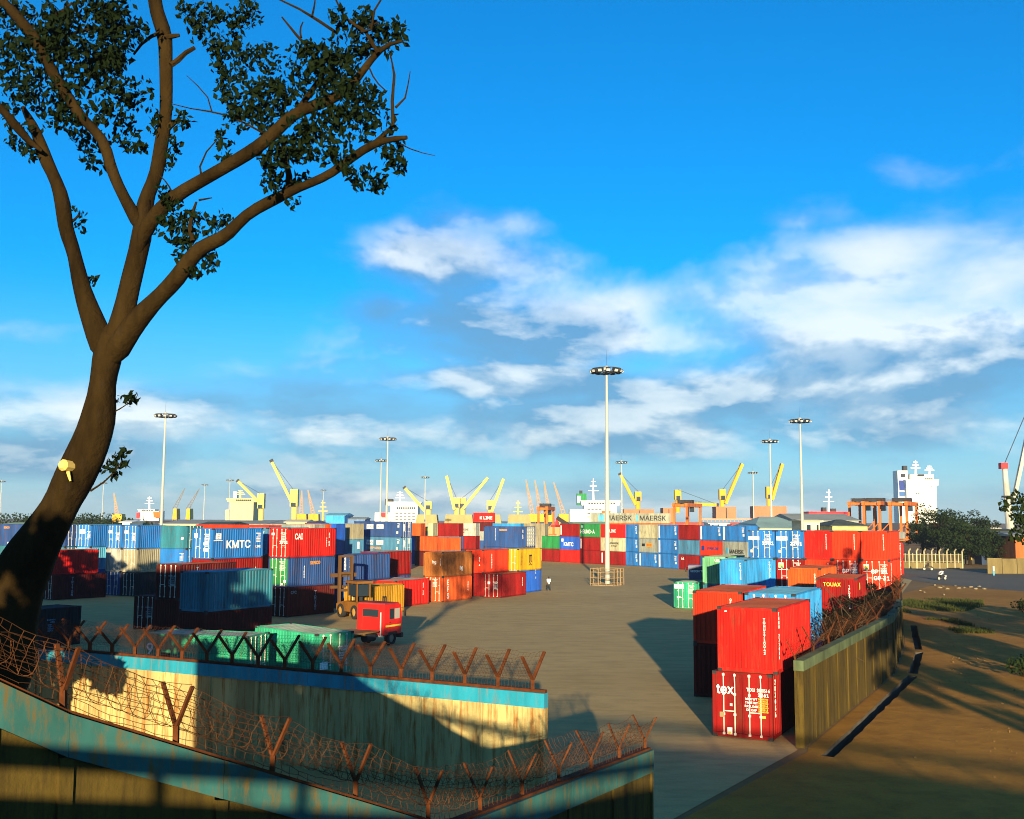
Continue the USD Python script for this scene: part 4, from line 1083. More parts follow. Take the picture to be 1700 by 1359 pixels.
gantry(gnd(1507, 905), 29, 5.6, 23, 15.4, 'right-hand orange gantry crane by the white ship tower')
gantry(at(1462, 905, 392), 29, 5.6, 23, 15.6, 'middle of three orange gantry cranes above the red tops')
gantry(at(1437, 905, 408), 29, 5.6, 20, 15.8, 'left of three orange gantry cranes above the red tops')
gantry(at(1141, 900, 420), 23, 5.2, 23, 15.0, 'orange gantry crane right of the whitish refrigerated boxes')
gantry(at(908, 900, 440), 10, 3.6, 20, 13.6, 'small looking orange gantry crane behind the grey loader boom')
SHIP_W, SHIP_C = paint('ship_white', (0.78, 0.76, 0.66), vary=0.12, scale=0.1), paint('ship_cream', (0.64, 0.53, 0.24), vary=0.12, scale=0.1)
CRANE_C, CRANE_Y = paint('crane_cream', (0.60, 0.45, 0.12), vary=0.12), paint('crane_yellow', (0.60, 0.33, 0.02), vary=0.15)
BRICK, TANH = paint('hatch_brick', (0.46, 0.17, 0.08), vary=0.15, scale=0.2), paint('hatch_tan', (0.33, 0.265, 0.10), vary=0.15, scale=0.2)


def block(px0, px1, y0, y1, Z, depth, flare=0.0):
    a, b = at(px0, y1, Z), at(px1, y0, Z)
    m = MB()
    m.add([(a[0], Z, a[2]), (b[0], Z, a[2]), (b[0], Z + depth, a[2]), (a[0], Z + depth, a[2]), (a[0] - flare, Z - flare, b[2]), (b[0] + flare, Z - flare, b[2]), (b[0] + flare, Z + depth, b[2]), (a[0] - flare, Z + depth, b[2])],
          [(0, 3, 2, 1), (4, 5, 6, 7), (0, 1, 5, 4), (1, 2, 6, 5), (2, 3, 7, 6), (3, 0, 4, 7)])
    return m


def hull(t, px0, px1, y, Z, mat, beam=24, bow=0.0):
    a, b = at(px0, y, Z), at(px1, y, Z)
    zt = a[2]
    m = MB()
    out = [(a[0], Z - beam / 2 + 3), (a[0] + 4, Z - beam / 2), (b[0] - 14, Z - beam / 2), (b[0] + bow, Z), (b[0] - 14, Z + beam / 2), (a[0] + 4, Z + beam / 2), (a[0], Z + beam / 2 - 3)]
    m.prism(out, -4.0, zt, 'z')
    part(t, 'hull', m, mat)


def windows(t, parent, px0, px1, y0, y1, Z, n):
    for i in range(n):
        u = px0 + (px1 - px0) * (i + .15) / n
        part(parent, 'window', block(u, u + (px1 - px0) * .7 / n, y0, y1, Z, 0.3), GLASS)


def ship_crane(t, px, ybase, ytop, tip, Z, mat, w=4.5, n_boom=1, foot=None):
    a, b = at(px, ybase, Z), at(px, ytop, Z)
    r = w / 2
    zm = a[2] + (b[2] - a[2]) * .45
    c_ = part(t, 'crane', MB().tube([(a[0], Z, a[2] - 3), (a[0], Z, zm)], r * .8, 12).box((a[0] - r, Z - r, zm), (a[0] + r, Z + r * .9, b[2])), mat)
    tipp = at(tip[0], tip[1], Z)
    ft = at(*(foot or (px, ybase - (ybase - ytop) * .4)), Z)
    for k in ((-1, 1) if n_boom == 2 else (0,)):
        o = np.array([0, k * 1.3 - r, 0])
        part(c_, 'boom', MB().beam(ft + o, tipp + o, 1.3 if n_boom == 1 else .9, 1.9), mat)
    part(c_, 'boom_head', MB().beam(tipp - (tipp - ft) * .06 + [0, -r, 0], tipp + [0, -r, 0], 1.7, 2.2), DARK)
    part(c_, 'hoist_wire', MB().tube([tuple(b + [0, -r, 0]), tuple(tipp + [0, -r, 0])], 0.12, 4), DARK)
    part(c_, 'crane_cab', MB().box((a[0] - r * .6, Z - r - 1.4, zm), (a[0] + r * .6, Z - r - .02, zm + 2.4)), GLASS)


def ship_mast(t, px, ybase, ytop, Z, mat):
    a, b = at(px, ybase, Z), at(px, ytop, Z)
    hgt = b[2] - a[2]
    m = MB().tube([tuple(a), tuple(b)], [0.8, 0.3], 8)
    for f_, w in ((.45, 3.2), (.65, 2.2), (.85, 1.5)):
        m.box((a[0] - w, Z - .3, a[2] + hgt * f_), (a[0] + w, Z + .3, a[2] + hgt * f_ + .5))
    part(t, 'radar_mast', m, mat)


ZA = 690
t = thing('cargo_ship', 'bulk carrier with white bridge house and cream cranes behind the middle of the yard', 'ship')
hull(t, 612, 970, 872, ZA, TANH, 26)
hs = part(t, 'bridge_house', block(648, 694, 837, 872, ZA, 14, 0), SHIP_W)
part(hs, 'bridge_wing', block(644, 698, 833, 838.5, ZA - .4, 8, .8), SHIP_W)
windows(t, hs, 658, 690, 841.5, 844.5, ZA - .7, 9)
for yy in (851, 856, 861):
    windows(t, hs, 655, 690, yy, yy + 1.5, ZA - .35, 5)
part(t, 'aft_house', block(622, 647.8, 851, 872, ZA + 1, 12), SHIP_W)
part(t, 'lifeboat', block(633, 642, 851, 858, ZA - 2, 3, .4), RED_L)
fn = part(t, 'funnel', block(639, 652, 828, 838, ZA + 8.5, 5), DARK)
ship_mast(t, 664, 836, 815, ZA + 2, SHIP_W)
for x0, x1 in ((689, 727), (737, 786), (794, 833), (842, 882)):
    part(t, 'hatch', block(x0, x1, 854, 872.5, ZA - 6, 14, -1.0), TANH)
ship_crane(t, 711, 855, 832, (671, 808), ZA, CRANE_C, foot=(706, 848))
ship_crane(t, 758, 855, 826, (742, 790), ZA, CRANE_C, foot=(755, 846), n_boom=2)
ship_crane(t, 768, 855, 826, (810, 793), ZA + 6, CRANE_C, foot=(769, 844), n_boom=2)
ship_crane(t, 814, 858, 830, (836, 795), ZA, CRANE_C, foot=(816, 850), n_boom=2)
ship_mast(t, 860, 866, 830, ZA, CRANE_C)
t = thing('cargo_ship', 'cream ship with broad cream bridge house and long slanting crane, left of the middle', 'ship')
hull(t, 340, 560, 866, 700, flat('ship_dark_hull', (.03, .03, .04)), 24)
hs = part(t, 'bridge_house', block(381, 421, 830, 868, 700, 14), SHIP_C)
part(hs, 'bridge_wing', block(378, 425, 827, 833, 699.6, 8, 1.0), SHIP_C)
windows(t, hs, 391, 417, 828.8, 831, 698, 8)
part(t, 'aft_house', block(374, 380.8, 846, 868, 701, 12), SHIP_C)
part(t, 'funnel', block(387, 393, 816, 827, 708, 5), SHIP_W)
ship_mast(t, 399, 827, 813, 703, SHIP_C)
ship_crane(t, 433, 864, 819, (395, 797), 700, CRANE_C, foot=(430, 832))
ship_crane(t, 488, 864, 812, (451, 763), 700, CRANE_C, foot=(486, 834), w=5)
ship_mast(t, 536, 864, 830, 700, CRANE_C)
t = thing('cargo_ship', 'small white ship with orange boat right of the leaning trunk', 'ship')
hull(t, 200, 300, 864, 720, flat('ship_dark_hull', (.03, .03, .04)), 20)
hs = part(t, 'bridge_house', block(232, 264, 848, 866, 720, 12), SHIP_W)
part(hs, 'bridge_wing', block(230, 256, 845, 849, 719.6, 8, .6), SHIP_W)
windows(t, hs, 234, 254, 846, 847.5, 718.6, 5)
part(t, 'lifeboat', block(255, 266, 849, 859, 716, 3, .4), RTGC)
part(t, 'funnel', block(226, 232, 851, 860, 724, 4), RED_L)
ship_mast(t, 248, 846, 824, 722, SHIP_W)
ZD = 680
t = thing('cargo_ship', 'white bridged ship with green funnel, brick red hatches and yellow cranes', 'ship')
hull(t, 938, 1325, 866, ZD, paint('hull_red', (0.42, 0.06, 0.03), scale=0.1), 26)
hs = part(t, 'bridge_house', block(970, 1024, 838, 868, ZD, 14), SHIP_W)
part(hs, 'bridge_wing', block(966, 1028, 831, 838.5, ZD - .4, 9, .8), SHIP_W)
windows(t, hs, 976, 1022, 834, 836, ZD - 1.4, 10)
for yy in (845, 851, 857):
    windows(t, hs, 974, 1000, yy, yy + 1.6, ZD - .35, 4)
part(t, 'aft_house', block(946, 969.8, 845, 868, ZD + 1, 12), SHIP_W)
fn = part(t, 'funnel', block(958, 974, 819, 838, ZD + 9, 6), COL['green'])
part(fn, 'funnel_top', block(962, 967, 814, 819, ZD + 10, 3), DARK)
part(fn, 'funnel_stripe', block(958, 964, 823, 834, ZD + 8.9, .08), WHITE)
ship_mast(t, 985, 832, 794, ZD + 2, SHIP_W)
part(t, 'lifeboat', block(1000, 1013, 848, 854, ZD - 3, 3, .4), RTGC)
for x0, x1, y0, y1 in ((1036, 1086, 845, 866), (1101, 1119, 843, 866), (1189, 1222, 841, 862), (1253, 1306, 840, 862)):
    hb = part(t, 'hatch', block(x0, x1, y0, y1, ZD - 6, 13), BRICK)
    part(hb, 'hatch_rib', block((x0 + x1) / 2, (x0 + x1) / 2 + 1.2, y0 + 2, y1, ZD - 6.3, .25), DARK)
part(t, 'deck_rail', block(1165, 1322, 861, 862.2, ZD - 12.6, .3), flat('ship_rail', (.6, .25, .12)))
for k in range(24):
    part(t, 'rail_post', block(1168 + k * 6.4, 1168.8 + k * 6.4, 862.2, 866, ZD - 12.6, .3), flat('ship_rail', (.6, .25, .12)))
for x, yt, tip, ft, nb in ((1059, 816, (1028, 785), (1055, 838), 1), (1125, 813, (1192, 838), (1130, 836), 1), (1199, 812, (1231, 770), (1203, 836), 2), (1277, 808, (1297, 770), (1280, 830), 2)):
    ship_crane(t, x, 843, yt, tip, ZD, CRANE_Y, foot=ft, n_boom=nb, w=4)
t = thing('container_ship', 'tall bright white ship tower with dark blue funnel above the dark trees', 'ship')
hull(t, 1470, 1760, 868, 700, flat('ship_dark_hull', (.03, .03, .04)), 28)
hs = part(t, 'bridge_house', block(1507, 1554, 800, 870, 700, 14), SHIP_W)
part(hs, 'bridge_wing', block(1505, 1557, 796, 806, 699.6, 9, .6), SHIP_W)
part(hs, 'wheelhouse', block(1512, 1550, 787, 796, 700.5, 8), SHIP_W)
windows(t, hs, 1535, 1549, 793.5, 795.5, 699.8, 4)
for px_, py_ in ((1521, 818), (1525, 818), (1546, 807)):
    part(hs, 'window', block(px_, px_ + 1.5, py_, py_ + 1.5, 699.3, .3), GLASS)
fn = part(t, 'funnel', block(1493, 1506.5, 781, 870, 704, 9), SHIP_W)
part(fn, 'funnel_band', block(1493, 1505, 797, 814, 703.8, .1), NAVY_L)
part(fn, 'funnel_band', block(1493, 1504, 816, 824, 703.8, .1), flat('funnel_blue', (.05, .12, .3)))
part(fn, 'funnel_emblem', block(1496, 1503, 786, 792, 703.8, .1), DARK)
part(fn, 'exhaust', block(1500, 1506, 773, 781, 706, 3), DARK)
ship_mast(t, 1520, 788, 764, 702, SHIP_W)
ship_mast(t, 1543, 788, 772, 702, SHIP_W)
part(t, 'awning_frame', block(1524, 1534, 787, 790, 699, .4), DARK)
t = thing('cargo_ship', 'red topped ship bow with slender white mast behind the sheds on the right', 'ship')
hull(t, 1338, 1402, 849, 640, RED_L, 18, 4)
ship_mast(t, 1376, 850, 812, 640, SHIP_W)
part(t, 'deck_gear', block(1366, 1372, 842, 849.5, 640, 4).add(*[block(1380, 1388, 844, 849.5, 640, 4).v[0], block(1380, 1388, 844, 849.5, 640, 4).f[0]]), DARK)

LAT = paint('far_orange', (0.55, 0.30, 0.12), vary=0.1)


def jib_crane(px, tip, base_y, label, Z=900, mat=None, cab=(9, 9)):
    """Harbour crane: cab block on a portal, thin latticed jib."""
    mat = mat or LAT
    t = thing('harbour_crane', label, 'crane', group='harbour cranes on the far quay')
    part(t, 'cab', block(px - cab[0], px + cab[0], base_y - cab[1], base_y + 4, Z, 9, -.5), CRANE_Y)
    part(t, 'portal', block(px - cab[0] * .9, px - cab[0] * .6, base_y + 4, base_y + 16, Z + 1, 2).add(block(px + cab[0] * .6, px + cab[0] * .9, base_y + 4, base_y + 16, Z + 1, 2).v[0], block(0, 1, 0, 1, Z, 2).f[0]), mat)
    p0, p1, q = at(px - 3, base_y - cab[1], Z + 4), at(px + 3, base_y - cab[1], Z + 4), at(tip[0], tip[1], Z + 4)
    j = MB().tube([tuple(p0), tuple(q)], 0.35, 4).tube([tuple(p1), tuple(q)], 0.35, 4)
    for k in range(1, 9):
        a, b = p0 + (q - p0) * k / 9, p1 + (q - p1) * (k - .5) / 9
        j.tube([tuple(a), tuple(b)], 0.16, 3).tube([tuple(b), tuple(p0 + (q - p0) * min((k - 1) / 9, 1))], 0.16, 3)
    part(t, 'jib', j, mat)


for px, tip, lb in ((884, (873, 796), 'first of four faint jib cranes left of the green funnel ship'), (898, (888, 797), 'second of four faint jib cranes left of the green funnel ship'), (912, (903, 798), 'third of four faint jib cranes left of the green funnel ship'), (936, (919, 800), 'fourth of four faint jib cranes, nearest the green funnel ship'),
                    (500, (501, 814), 'faint jib crane with upright jib left of the blue shed'), (520, (511, 813), 'faint jib crane with slanting jib left of the blue shed'), (194, (189, 818), 'faint jib crane above the dark trees right of the trunk')):
    jib_crane(px, tip, 862, lb)
for px, tip, lb in ((290, (307, 810), 'dark slanting jib crane right of the small white ship'), (312, (331, 811), 'second dark slanting jib crane right of the small white ship')):
    jib_crane(px, tip, 858, lb, 850, paint('far_grey', (.2, .2, .2)), (4, 14))
hc = at(1678, 890, 400)
t = thing('harbour_crane', 'white mobile harbour crane with red top and steep boom at the right edge', 'crane', (hc[0], hc[1], 0))
zt = at(1672, 778, 400)[2]
part(t, 'tower', MB().tube([(0, 0, 3), (-1.2, 0, zt)], [1.6, 0.9], 12), paint('crane_grey', (.42, .42, .36)))
part(t, 'tower_top', MB().box((-3.0, -1.2, zt), (-0.4, 1.2, zt + 2.2)), RED_L)
part(t, 'tower_band', MB().tube([(-.75, 0, zt * .62), (-.77, 0, zt * .62 + .7)], 2.0, 12), DARK)
btip = at(1718, 640, 400)
part(t, 'boom', MB().beam((0.4, -2.2, zt * .55), (btip[0] - hc[0], -2.2, btip[2]), 1.3, 1.3), paint('crane_grey', (.50, .50, .42)))
part(t, 'hoist_wire', MB().tube([(-1.6, -1.0, zt + 2), (btip[0] - hc[0], -2.2, btip[2])], 0.15, 4), DARK)
part(t, 'chassis', MB().box((-6, -6, 0), (6, 6, 3)), DARK)

# ------------------------------------------------------------------ sheds and huts
def shed(px0, px1, y_ridge, y_eave, Z, depth, label, wallm, roofm, cat='shed', win=(), hip=0.0):
    a, b, e = at(px0, y_eave, Z), at(px1, y_eave, Z), at((px0 + px1) / 2, y_ridge, Z)
    x0, x1, ze, zr = a[0], b[0], a[2], max(e[2], a[2] + 0.3)
    t = thing('shed' if cat == 'shed' else 'small_house', label, cat, ((x0 + x1) / 2, Z, 0), group=None)
    hw_ = (x1 - x0) / 2
    part(t, 'wall', MB().box((-hw_, 0, 0), (hw_, depth, ze)), wallm)
    o = 0.6
    rf = MB()
    r0, r1 = -hw_ - o + hip, hw_ + o - hip
    v = [(-hw_ - o, -o, ze), (hw_ + o, -o, ze), (hw_ + o, depth + o, ze), (-hw_ - o, depth + o, ze), (r0, depth / 2, zr), (r1, depth / 2, zr)]
    v = v + [(x, y, z - .12) for x, y, z in v[:4]]
    rf.add(v, [(0, 1, 5), (0, 5, 4), (2, 3, 4), (2, 4, 5), (1, 2, 5), (3, 0, 4), (6, 7, 1), (6, 1, 0), (8, 9, 3), (8, 3, 2), (7, 8, 2), (7, 2, 1), (9, 6, 0), (9, 0, 3), (6, 9, 8), (6, 8, 7)])
    part(t, 'roof', rf, roofm)
    for u0, u1, q0, q1 in win:
        w = part(t, 'window', MB().box((-hw_ + (x1 - x0) * u0, -0.06, ze * q0), (-hw_ + (x1 - x0) * u1, -0.002, ze * q1)), GLASS)
        part(w, 'window_frame', MB().box((-hw_ + (x1 - x0) * u0 - .15, -0.09, ze * q0 - .15), (-hw_ + (x1 - x0) * u1 + .15, -0.03, ze * q0)).box((-hw_ + (x1 - x0) * u0 - .15, -0.09, ze * q1), (-hw_ + (x1 - x0) * u1 + .15, -0.03, ze * q1 + .15)), SHIP_W)
    return t


RGREY, RGREEN = paint('sheet_roof_grey', (0.30, 0.30, 0.24), scale=0.15, vary=0.2), paint('sheet_roof_green', (0.26, 0.38, 0.33), scale=0.15, vary=0.2)
WCREAM, WGREEN = paint('wall_cream', (0.62, 0.55, 0.34), scale=0.3, vary=0.12), paint('wall_pale_green', (0.35, 0.45, 0.25), scale=0.3)
shed(268, 505, 863.5, 869, 300, 40, 'long low shed with grey sheet roof behind the left stacks', WCREAM, RGREY)
shed(330, 378, 866, 871, 262, 20, 'dark rounded roof shed left of the cream ship', WGREEN, paint('dark_roof', (.08, .09, .06)))
shed(476, 506, 862, 866, 240, 10, 'small cream flat roofed hut over the CAI box', WCREAM, WCREAM, 'hut', [(.2, .42, .62, .82), (.6, .85, .66, .80)])
shed(203, 216, 863.5, 866, 235, 8, 'tiny white hut right of the leaning trunk', SHIP_W, SHIP_W, 'hut', [(.2, .4, .6, .85), (.6, .8, .6, .85)])
shed(6, 36, 867, 870, 240, 14, 'pale green shed at the left edge', WGREEN, WGREEN)
shed(541, 572, 851, 855, 560, 30, 'bright blue shed right of the yellow crane cabs', paint('bright_blue_wall', (0.05, 0.35, 0.62)), paint('pale_blue_roof', (0.2, 0.5, 0.6)))
shed(572, 606, 858, 861, 570, 20, 'low blue building beside the bright blue shed', paint('dull_blue_wall', (0.12, 0.22, 0.40)), RGREY)
shed(944, 1006, 866, 872, 270, 20, 'low pale green roof behind the green lettered box', WGREEN, paint('pale_green_roof', (.35, .5, .25)))
shed(1255, 1345, 857, 876, 262, 30, 'grey green sheet roofed shed behind the blue doors', WCREAM, RGREEN, hip=5)
shed(1320, 1425, 852, 863, 310, 30, 'long grey roofed shed behind the cream hut', paint('wall_grey', (.25, .28, .28)), RGREY)
shed(1333, 1361, 861.5, 864, 225, 9, 'cream hut with dark window at the foot of the right tall mast', WCREAM, WCREAM, 'hut', [(.22, .45, .66, .90), (.80, .92, .62, .90)])
shed(1382, 1440, 862, 872, 240, 16, 'yellow walled house with dark gable roof left of the gantry cranes', paint('wall_yellow', (.60, .50, .18)), paint('dark_roof', (.08, .09, .06)), 'house', hip=4)
shed(1179, 1207, 866.5, 868, 250, 8, 'white flat block right of the orange gantry', SHIP_W, SHIP_W, 'hut', [(.1, .2, .5, .95), (.5, .95, .55, .9)])
shed(1628, 1700, 878, 881, 215, 18, 'dark blue walled building behind the right trees', paint('wall_dark_blue', (.03, .05, .10)), paint('dark_roof', (.08, .09, .06)), 'building', [(.2, .38, .45, .65), (.55, .8, .4, .62)])
shed(1636, 1658, 873, 876, 320, 14, 'cream stepped building between the right trees and the white crane', WCREAM, WCREAM, 'building')
shed(1685, 1720, 885, 889, 205, 8, 'orange brown shed at the right edge', paint('wall_rust', (.42, .12, .03)), RGREY)

# ------------------------------------------------------------------ trees and plants
BARK = paint('bark', (0.028, 0.0165, 0.0045), rough=0.95, spec=0.04, vary=0.6, scale=2.2, streak=0.25, rust=0.3, bump=0.05, bscale=9.0, dirt=(0.03, 0.02, 0.012))
LEAF_DARK = leaf_look('leaves_dark', (0.018, 0.030, 0.006), (0.055, 0.085, 0.012))
LEAF_MID = leaf_look('leaves_mid', (0.020, 0.035, 0.008), (0.075, 0.095, 0.018))
LEAF_NEAR = leaf_look('leaves_near', (0.006, 0.012, 0.002), (0.042, 0.066, 0.004), 0.12)


def leaves(centres, radii, n_each, size, r, droop=0.0, aspect=0.5):
    """Leaf-sized diamonds through the volume of each clump."""
    c = np.repeat(np.asarray(centres, float), n_each, axis=0)
    rad = np.repeat(np.asarray(radii, float).reshape(len(centres), -1) * np.ones(3), n_each, axis=0)
    d = r.normal(size=c.shape)
    d /= np.linalg.norm(d, axis=1, keepdims=True)
    p = c + d * rad * (r.uniform(0.15, 1.0, len(c)) ** 0.45)[:, None]
    ax = r.normal(size=c.shape)
    ax[:, 2] -= droop
    ax /= np.linalg.norm(ax, axis=1, keepdims=True)
    sd = np.cross(ax, r.normal(size=c.shape))
    sd /= np.linalg.norm(sd, axis=1, keepdims=True) + 1e-9
    nn = np.cross(ax, sd)
    s = size * r.uniform(0.6, 1.25, len(c))[:, None]
    v = np.stack([p - ax * s / 2, p + sd * s * aspect / 2 + nn * s * 0.08, p + ax * s / 2, p - sd * s * aspect / 2 + nn * s * 0.08], 1).reshape(-1, 3)
    f = np.arange(len(v)).reshape(-1, 4)
    return MB().add(v, f)


def tree(x, y, H, R, label, seed, group=None, leaf=None, size=0.55, n=2600, trunk_r=0.28, low=0.35, name='tree', clumps=26, flatten=0.75):
    r = np.random.default_rng(seed)
    t = thing(name, label, 'tree', (x, y, 0), group=group)
    top = np.array([r.normal(0, .05 * H), r.normal(0, .05 * H), H * .62])
    tr = MB().tube([(0, 0, -.2), tuple(top * .5 + r.normal(0, .15, 3)), tuple(top)], [trunk_r, trunk_r * .75, trunk_r * .4], 9)
    cz = H * (low + (1 - low) / 2)
    cs, rs = [], []
    for i in range(clumps):
        d = r.normal(size=3)
        d /= np.linalg.norm(d)
        k = r.uniform(.25, .95) ** .5
        c = np.array([d[0] * R * k, d[1] * R * k, cz + d[2] * k * H * (1 - low) / 2 * .85])
        cs.append(c)
        rs.append([R * r.uniform(.22, .42), R * r.uniform(.22, .42), R * flatten * r.uniform(.18, .34)])
        if i % 3 == 0:
            tr.tube([tuple(top * r.uniform(.45, .9)), tuple(top * .6 + c * .4), tuple(c)], [trunk_r * .35, trunk_r * .22, trunk_r * .06], 5)
    part(t, 'trunk', tr, BARK)
    part(t, 'crown', leaves(cs, rs, max(8, n // clumps), size, r, 0.3), leaf or LEAF_MID)
    return t


# the big leaning tree in front, drawn limb by limb at about 24 m
TY = 20.0
big = thing('leaning_tree', 'big leaning bare limbed tree with clumps of small leaves at the left', 'tree', (0, 0, 0))
bt = np.random.default_rng(21)


def limb(name, pts, w, dy=(0, 0), sides=12):
    """pts in pixels, w widths in pixels, dy how far the limb leans away from the first to the last point."""
    pts = np.array(pts, float)
    k = len(pts)
    yy = TY + np.linspace(dy[0], dy[1], k)
    p = np.array([at(a, b, y) for (a, b), y in zip(pts, yy)])
    w = np.interp(np.linspace(0, 1, k), np.linspace(0, 1, len(w)), w) * yy / FPX / 2
    # a smooth curve through the points, with small knots
    from scipy.interpolate import CubicSpline
    u = np.r_[0, np.cumsum(np.linalg.norm(np.diff(p, axis=0), axis=1))]
    n_ = max(4, int(u[-1] / (0.22 if sides > 6 else 0.35)))
    q = CubicSpline(u, p)(np.linspace(0, u[-1], n_)) if k > 2 else np.linspace(p[0], p[-1], n_)
    rr = np.interp(np.linspace(0, u[-1], n_), u, w)
    rr = rr * (1 + 0.10 * (meshkit.noise(np.stack([np.linspace(0, u[-1], n_) * 1.7, np.zeros(n_), np.full(n_, len(name) + pts[0, 0])], 1)) - .5) * 2)
    if sides > 6 and name == 'limb':      # taper where it leaves the wood it grows from
        t_ = np.clip(np.linspace(0, u[-1], n_) / 0.55, 0, 1)
        rr = rr * (0.30 + 0.70 * t_ * t_ * (3 - 2 * t_))
    part(big, name, MB().tube(q, rr, sides), BARK, smooth=50)


foot = at(-6, 1075, TY)
limb('trunk', [(-30, 1130), (-2, 1060), (22, 985), (52, 920), (94, 850), (120, 800), (144, 750), (164, 689), (172, 627), (179, 588), (182, 562), (184, 540)], [150, 118, 100, 84, 64, 60, 58, 50, 45, 50, 40, 14], (0, 0), 16)
limb('limb', [(181, 610), (166, 562), (135, 473), (120, 411), (110, 380), (104, 338), (90, 294), (74, 259), (64, 230), (50, 200), (38, 178)], [46, 40, 27, 25, 24, 24, 22, 22, 18, 15, 8], (0, .6))
limb('limb', [(70, 250), (40, 225), (18, 198), (-8, 170), (-40, 130)], [18, 17, 15, 13, 10], (0.1, -.4))
limb('limb', [(184, 604), (200, 545), (216, 473), (231, 411), (236, 385), (239, 350), (242, 330)], [48, 42, 34, 31, 33, 28, 14], (0, -.2), 14)
limb('limb', [(240, 402), (222, 356), (212, 338), (194, 302), (180, 262), (174, 241), (141, 200), (112, 159), (85, 115), (62, 71), (38, 38), (4, 2), (-30, -30)], [26, 22, 18, 19, 19, 18, 18, 18, 19, 19, 18, 17], (-.2, -1.0))
limb('limb', [(232, 410), (240, 350), (245, 325), (257, 295), (266, 250), (274, 200), (276, 147), (275, 88), (272, 55), (262, 24), (256, -10), (250, -60)], [32, 28, 26, 23, 23, 23, 25, 24, 24, 23, 21], (-.2, .8))
limb('limb', [(230, 420), (246, 375), (262, 352), (294, 324), (330, 302), (389, 268), (448, 227), (492, 188), (548, 165), (586, 138), (613, 103), (640, 77), (668, 68)], [34, 28, 26, 24, 22, 21, 21, 19, 15, 13, 10, 5], (-.2, -1.8))
limb('limb', [(178, 612), (200, 572), (226, 534), (263, 494), (297, 457), (334, 412), (371, 393), (404, 362), (457, 330), (495, 312), (548, 288), (580, 265), (624, 238), (650, 231), (675, 228)], [48, 42, 36, 30, 27, 23, 21, 20, 18, 16, 15, 15, 14, 10, 7], (0, -2.2))
for pts, w, dy in (([(618, 240), (640, 222), (657, 200), (652, 170), (648, 150), (656, 122), (665, 108), (660, 100), (648, 88)], [9, 7, 7, 6, 5, 5, 4, 4, 2], (-1.9, -2.0)), ([(657, 178), (668, 170), (676, 150), (681, 118)], [5, 4, 3, 1.5], (-1.9, -1.8)),
                   ([(480, 316), (481, 300), (474, 265), (470, 240)], [14, 12, 11, 8], (-1.2, -1.0)), ([(498, 178), (518, 150), (536, 124), (548, 108)], [10, 9, 8, 4], (-1.0, -1.1)), ([(536, 122), (524, 96), (500, 65), (484, 50), (468, 28)], [8, 7, 6, 5, 3], (-1.1, -.9)),
                   ([(500, 62), (499, 46), (503, 36)], [4, 3, 2], (-1.0, -1.0)), ([(628, 88), (618, 66), (604, 50), (583, 36), (562, 20), (555, -6)], [8, 7, 6, 5, 4, 3], (-1.7, -1.6)), ([(600, 52), (612, 56), (620, 28), (635, -5)], [6, 5, 4, 3], (-1.7, -1.9)),
                   ([(612, 44), (630, 36)], [5, 3], (-1.7, -1.8)), ([(560, 55), (540, 42), (520, 28), (492, 12), (462, -2)], [6, 6, 5, 4, 3], (-1.5, -1.2)), ([(518, 27), (522, 8), (524, -10)], [4, 3, 2], (-1.4, -1.4)),
                   ([(284, 108), (295, 100), (310, 86), (323, 79)], [9, 10, 8, 7], (.3, .5)), ([(270, 52), (240, 68), (222, 90)], [7, 6, 4], (.3, .6)), ([(274, 62), (285, 60), (298, 58)], [10, 9, 6], (.4, .4)), ([(276, 215), (288, 204), (297, 198)], [12, 10, 7], (.2, .2)),
                   ([(286, 320), (278, 305), (264, 290)], [3, 2.5, 2], (-.3, -.2)), ([(336, 300), (330, 286), (338, 262), (350, 240), (360, 232)], [4, 3.5, 3, 2.5, 2], (-.6, -.5)), ([(436, 220), (410, 206), (380, 192), (350, 185), (318, 180), (285, 172)], [4, 4, 3, 3, 2, 1.5], (-.9, -.3)), ([(352, 186), (344, 160), (328, 142), (310, 125)], [3, 2.5, 2, 1], (-.4, -.2)),
                   ([(320, 400), (316, 370), (322, 345), (326, 335)], [9, 8, 6, 4], (-.8, -.7)), ([(330, 332), (352, 328)], [4, 2], (-.7, -.7)), ([(663, 238), (690, 250), (722, 258)], [2.5, 2, 1], (-2, -2.1)), ([(613, 112), (625, 135), (640, 150)], [3, 2.5, 2], (-1.6, -1.7)),
                   ([(108, 60), (150, 48), (186, 46)], [6, 5, 3], (-.7, -.4)), ([(70, 30), (96, 22), (120, 4)], [7, 6, 4], (-.8, -.6)), ([(188, 684), (203, 676), (214, 668)], [3, 2.2, 1.2], (0, .1)), ([(150, 815), (176, 797), (196, 776), (204, 762)], [4, 3, 2, 1.2], (0, .2)), ([(118, 368), (128, 360), (132, 352)], [6, 4, 2], (.3, .3))):
    limb('twig', pts, w, dy, 6)
